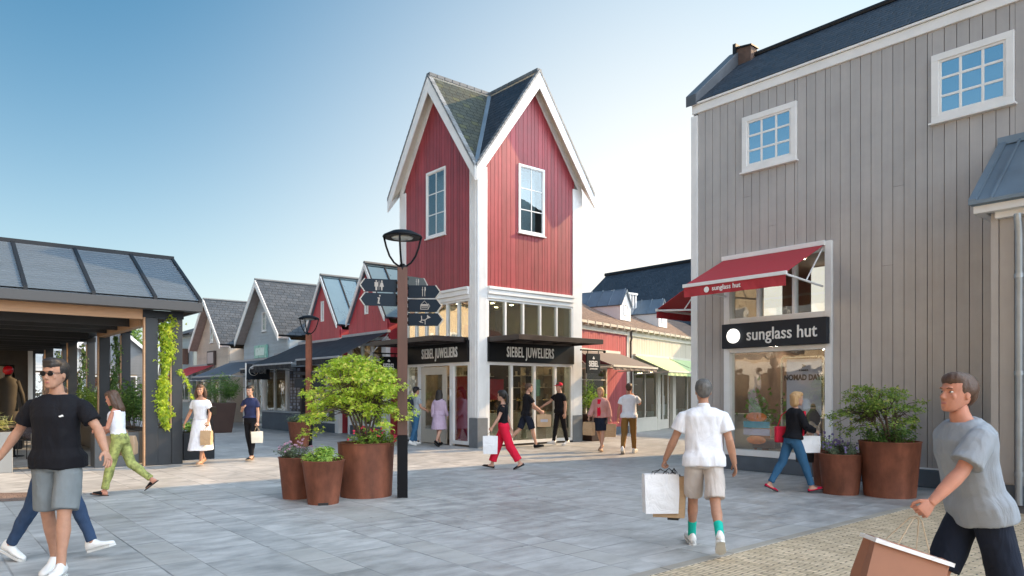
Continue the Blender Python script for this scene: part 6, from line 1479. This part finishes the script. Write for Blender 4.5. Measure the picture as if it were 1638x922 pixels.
# 9 man black shirt, dark shorts, bags
P9 = person('man in black shirt and dark shorts with bags in front of the jeweller window', feet(842, 717), 78, 1.84, .011, False, SK1, ('short', HAIRB),
  top=dict(mat=BLK, sleeve=.7, ease=.018, loose=1), bottom=dict(kind='shorts', mat=cloth('ink', (.010, .015, .03)), len=.95, ease=.022), shoes=('shoe', BLACKM, DSOL), la=(26, 4, 32), ra=(28, 6, 26), ll=(-22, 24), rl=(20, 6), lean=5, rcurl=55)
bag('kraft paper bag with grey print in front of the jeweller window', P9[1][1], .42, .34, .14, KRAFT, CORD, heading(78)+pi/2, .03, panel=pbr('grey_print', (.45, .45, .5)), name='paper_bag')
bag('slim kraft paper bag behind the printed one at the jeweller window', P9[1][-1]+Vector((.05, 0, 0)), .20, .36, .12, KRAFT, CORD, heading(60)+pi/2, .05, name='paper_bag')
# 10 red cap man
P10 = person('man in black clothes and red cap reaching out in front of the jeweller window', feet(896, 713), 238, 1.82, .011, False, SK1, ('short', HAIRB), cap=cloth('cap_red', (.55, .01, .04)),
  top=dict(mat=BLK, sleeve=.6, ease=.016, loose=1), bottom=dict(kind='trousers', mat=BLK, ease=.006), shoes=('sneaker', WSNK, RUB), la=(-4, 12, 14), ra=(38, 26, 22), ll=(-10, 4), rl=(12, 2), lean=2)
# 11 pink jacket
P11 = person('woman in dusty pink jacket and red top carrying kraft bags in the sun', feet(961, 722), 206, 1.70, .011, True, SK1, ('bob', HAIRL),
  top=dict(mat=cloth('dusty_pink', (.52, .27, .25)), sleeve=1.9, hem=.92, ease=.034, name='jacket', flare=.06), bottom=dict(kind='skirt', mat=cloth('ink', (.010, .015, .03)), hem=.56, flare=.015, waist=1.02), shoes=('flat', TANL, TANL), la=(-10, 14, 14), ra=(12, 16, 20), ll=(16, 4), rl=(-14, 20), lcurl=55, rcurl=55)
fin, Tl = P11[3], P11[4]; mb = MB(); mb.loft([[Tl @ Vector((x, y, z)) for x, y in ((-w, .11), (-w*.5, .158), (w*.5, .158), (w, .11))] for z, w in ((.93, .085), (1.15, .08), (1.32, .065), (1.42, .05))]); mb.v = [tuple(x) for x in fin([tuple(q) for q in mb.v])]; mb.build('blouse', cloth('bright_red', (.66, .012, .045)), P11[0])
bag('kraft bag on the left of the woman in the pink jacket', P11[1][1], .34, .34, .13, KRAFT, CORD, heading(230), .05, name='paper_bag'); bag('kraft bag on the right of the woman in the pink jacket', P11[1][-1], .32, .34, .13, KRAFT, CORD, heading(190), .05, name='paper_bag')
# 12 white tee, brown trousers
P12 = person('man in white t-shirt and brown trousers holding a phone to his ear in the sun', feet(1006, 726), 20, 1.80, .011, False, SK3, ('short', HAIRB),
  top=dict(mat=WHT, sleeve=.65, ease=.02, loose=1), bottom=dict(kind='trousers', mat=cloth('brown', (.24, .125, .035)), ease=.012), shoes=('sneaker', WSNK, RUB), la=(-8, 14, 18), ra=(50, 20, 128, 20), ll=(-16, 16), rl=(16, 4))
# 13 white shirt man in front
P13 = person('grey haired man in white polo shirt and pale shorts walking away with three bags', feet(1126, 880), 8, 1.74, .0075, False, SK2, ('short', HAIRG), build=1.06,
  top=dict(mat=WHT, sleeve=.68, hem=.86, ease=.022, loose=1, collar=1), bottom=dict(kind='shorts', mat=cloth('stone', (.52, .47, .44)), len=.88, ease=.028), shoes=('sneaker', WSNK, RUB), sockc=cloth('turquoise', (.01, .42, .33)),
  la=(8, 22, 10, 0), ra=(-10, 14, 26, 0), ll=(20, 4), rl=(-20, 30), lean=4, head=(0, 0), lcurl=60)
hl = P13[1][-1]
bag('large white paper bag held by the grey haired man, front of his three', hl+Vector((0, 0, 0))-RT*.05-FW*.03, .36, .40, .14, WPAP, BCORD, heading(8)+R(12), .06)
bag('kraft paper bag hanging behind the white one at the grey haired man', hl+RT*.05+FW*.02, .34, .42, .12, KRAFT, BCORD, heading(8)-R(8), .09)
bag('narrow black paper bag nearest the leg of the grey haired man', hl+RT*.11+FW*.06, .12, .46, .16, pbr('black_paper', (.012, .012, .014), .4), BCORD, heading(8)-R(12), .08)
# 14 woman at the sunglasses shop
P14 = person('woman in black jacket, red top and jeans passing the sunglasses shop window', feet(1268, 788), 84, 1.60, .009, True, SK1, ('bob', HAIRL),
  top=dict(mat=BLK, sleeve=1.85, hem=.93, ease=.024, name='jacket'), bottom=dict(kind='trousers', mat=cloth('jeans', (.035, .11, .21), .15), ease=.010), shoes=('flat', cloth('red_shoe', (.6, .01, .06)), DSOL), la=(26, 6, 30), ra=(20, 14, 60, 30), ll=(-20, 12), rl=(22, 4), lean=6, lcurl=18, rcurl=30)
fin, Tl = P14[3], P14[4]; mb = MB(); mb.loft([[Tl @ Vector((x+.05, y, z)) for x, y in ((-w, .11), (-w*.5, .150), (w*.5, .152), (w, .10))] for z, w in ((.94, .085), (1.15, .085), (1.32, .075), (1.42, .05))]); mb.v = [tuple(x) for x in fin([tuple(q) for q in mb.v])]; mb.build('blouse', cloth('bright_red', (.66, .012, .045)), P14[0])
hb = P14[2][1][1]
bag('glossy white shopping bag carried by the woman passing the sunglasses shop', P14[1][1]-RT*.16+Vector((0, 0, -.02)), .36, .26, .14, WPAP, CORD, heading(84)+pi/2, .02)
bag('small black bag below the white one of the woman passing the sunglasses shop', P14[1][1]-RT*.14+FW*.16+Vector((0, 0, -.2)), .26, .22, .10, MATS['black_paper'], BCORD, heading(84)+pi/2, .05)
t = thing('red_bag', 'red bag slung on the shoulder of the woman in the black jacket', 'bag', P14[5] @ Vector((-.20, -.06, .98*1.6/1.75)), heading(84)); mb = MB(); mb.box(-.05, .05, -.13, .13, -.12, .14); mb.build('bag_body', cloth('bag_red', (.6, .02, .05)), t, bevel=.02); mb = MB(); mb.tube([(0, -.09, .13), (.03, -.04, .32), (.05, .03, .38), (.03, .07, .3), (0, .09, .13)], .008, 6); mb.build('strap', MATS['cloth_bag_red'], t)
# 15 man in grey, front right
P15 = person('man in grey t-shirt and dark shorts striding past at the front right edge', at(1566, 4.25), 268, 1.72, .0075, False, SK3, ('short', HAIRB), build=1.06,
  top=dict(mat=cloth('mid_grey', (.27, .30, .34)), sleeve=.8, hem=.84, ease=.026, loose=1), bottom=dict(kind='shorts', mat=cloth('ink', (.010, .015, .03)), len=.95, ease=.026), shoes=('sneaker', WSNK, RUB), la=(34, 8, 14, 0), ra=(-20, 8, 20), ll=(-14, 20), rl=(24, 10), lean=13, head=(10, 12), lcurl=60)
bag('large brown paper carrier with white rim held by the man in the grey t-shirt', P15[1][-1]+Vector((0, 0, -.01)), .44, .44, .16, pbr('brown_paper', (.30, .13, .075), .6, .1, 4), CORD, heading(268)+pi/2, .19)
t_ = bpy.data.objects[-1] if False else None
b_ = [o for o in bpy.data.objects if o.get('label', '').startswith('large brown paper carrier')][0]; b_.rotation_euler.y = R(-18)
mb = MB(); mb.box(-.232, .232, -.085, .085, -.212, -.190); mb.build('rim', WPAP, b_)
# 16 seated blonde woman
P16 = person('blonde woman in dark floral dress sitting at a cafe table under the pergola', (seat_p.x, seat_p.y, 0), 120, 1.66, .010, True, SK2, ('bob', HAIRL),
  top=dict(mat=pbr('floral_cloth', (.07, .06, .07), .8, .9, 22), sleeve=.5, ease=.012, neck=1.42), bottom=dict(kind='trousers', mat=MATS['floral_cloth'], ease=.012, len=1.6), shoes=('flat', BLACKM, DSOL), la=(30, 6, 70), ra=(36, 6, 60), ll=(84, 84), rl=(80, 88), lean=6, seated=True)
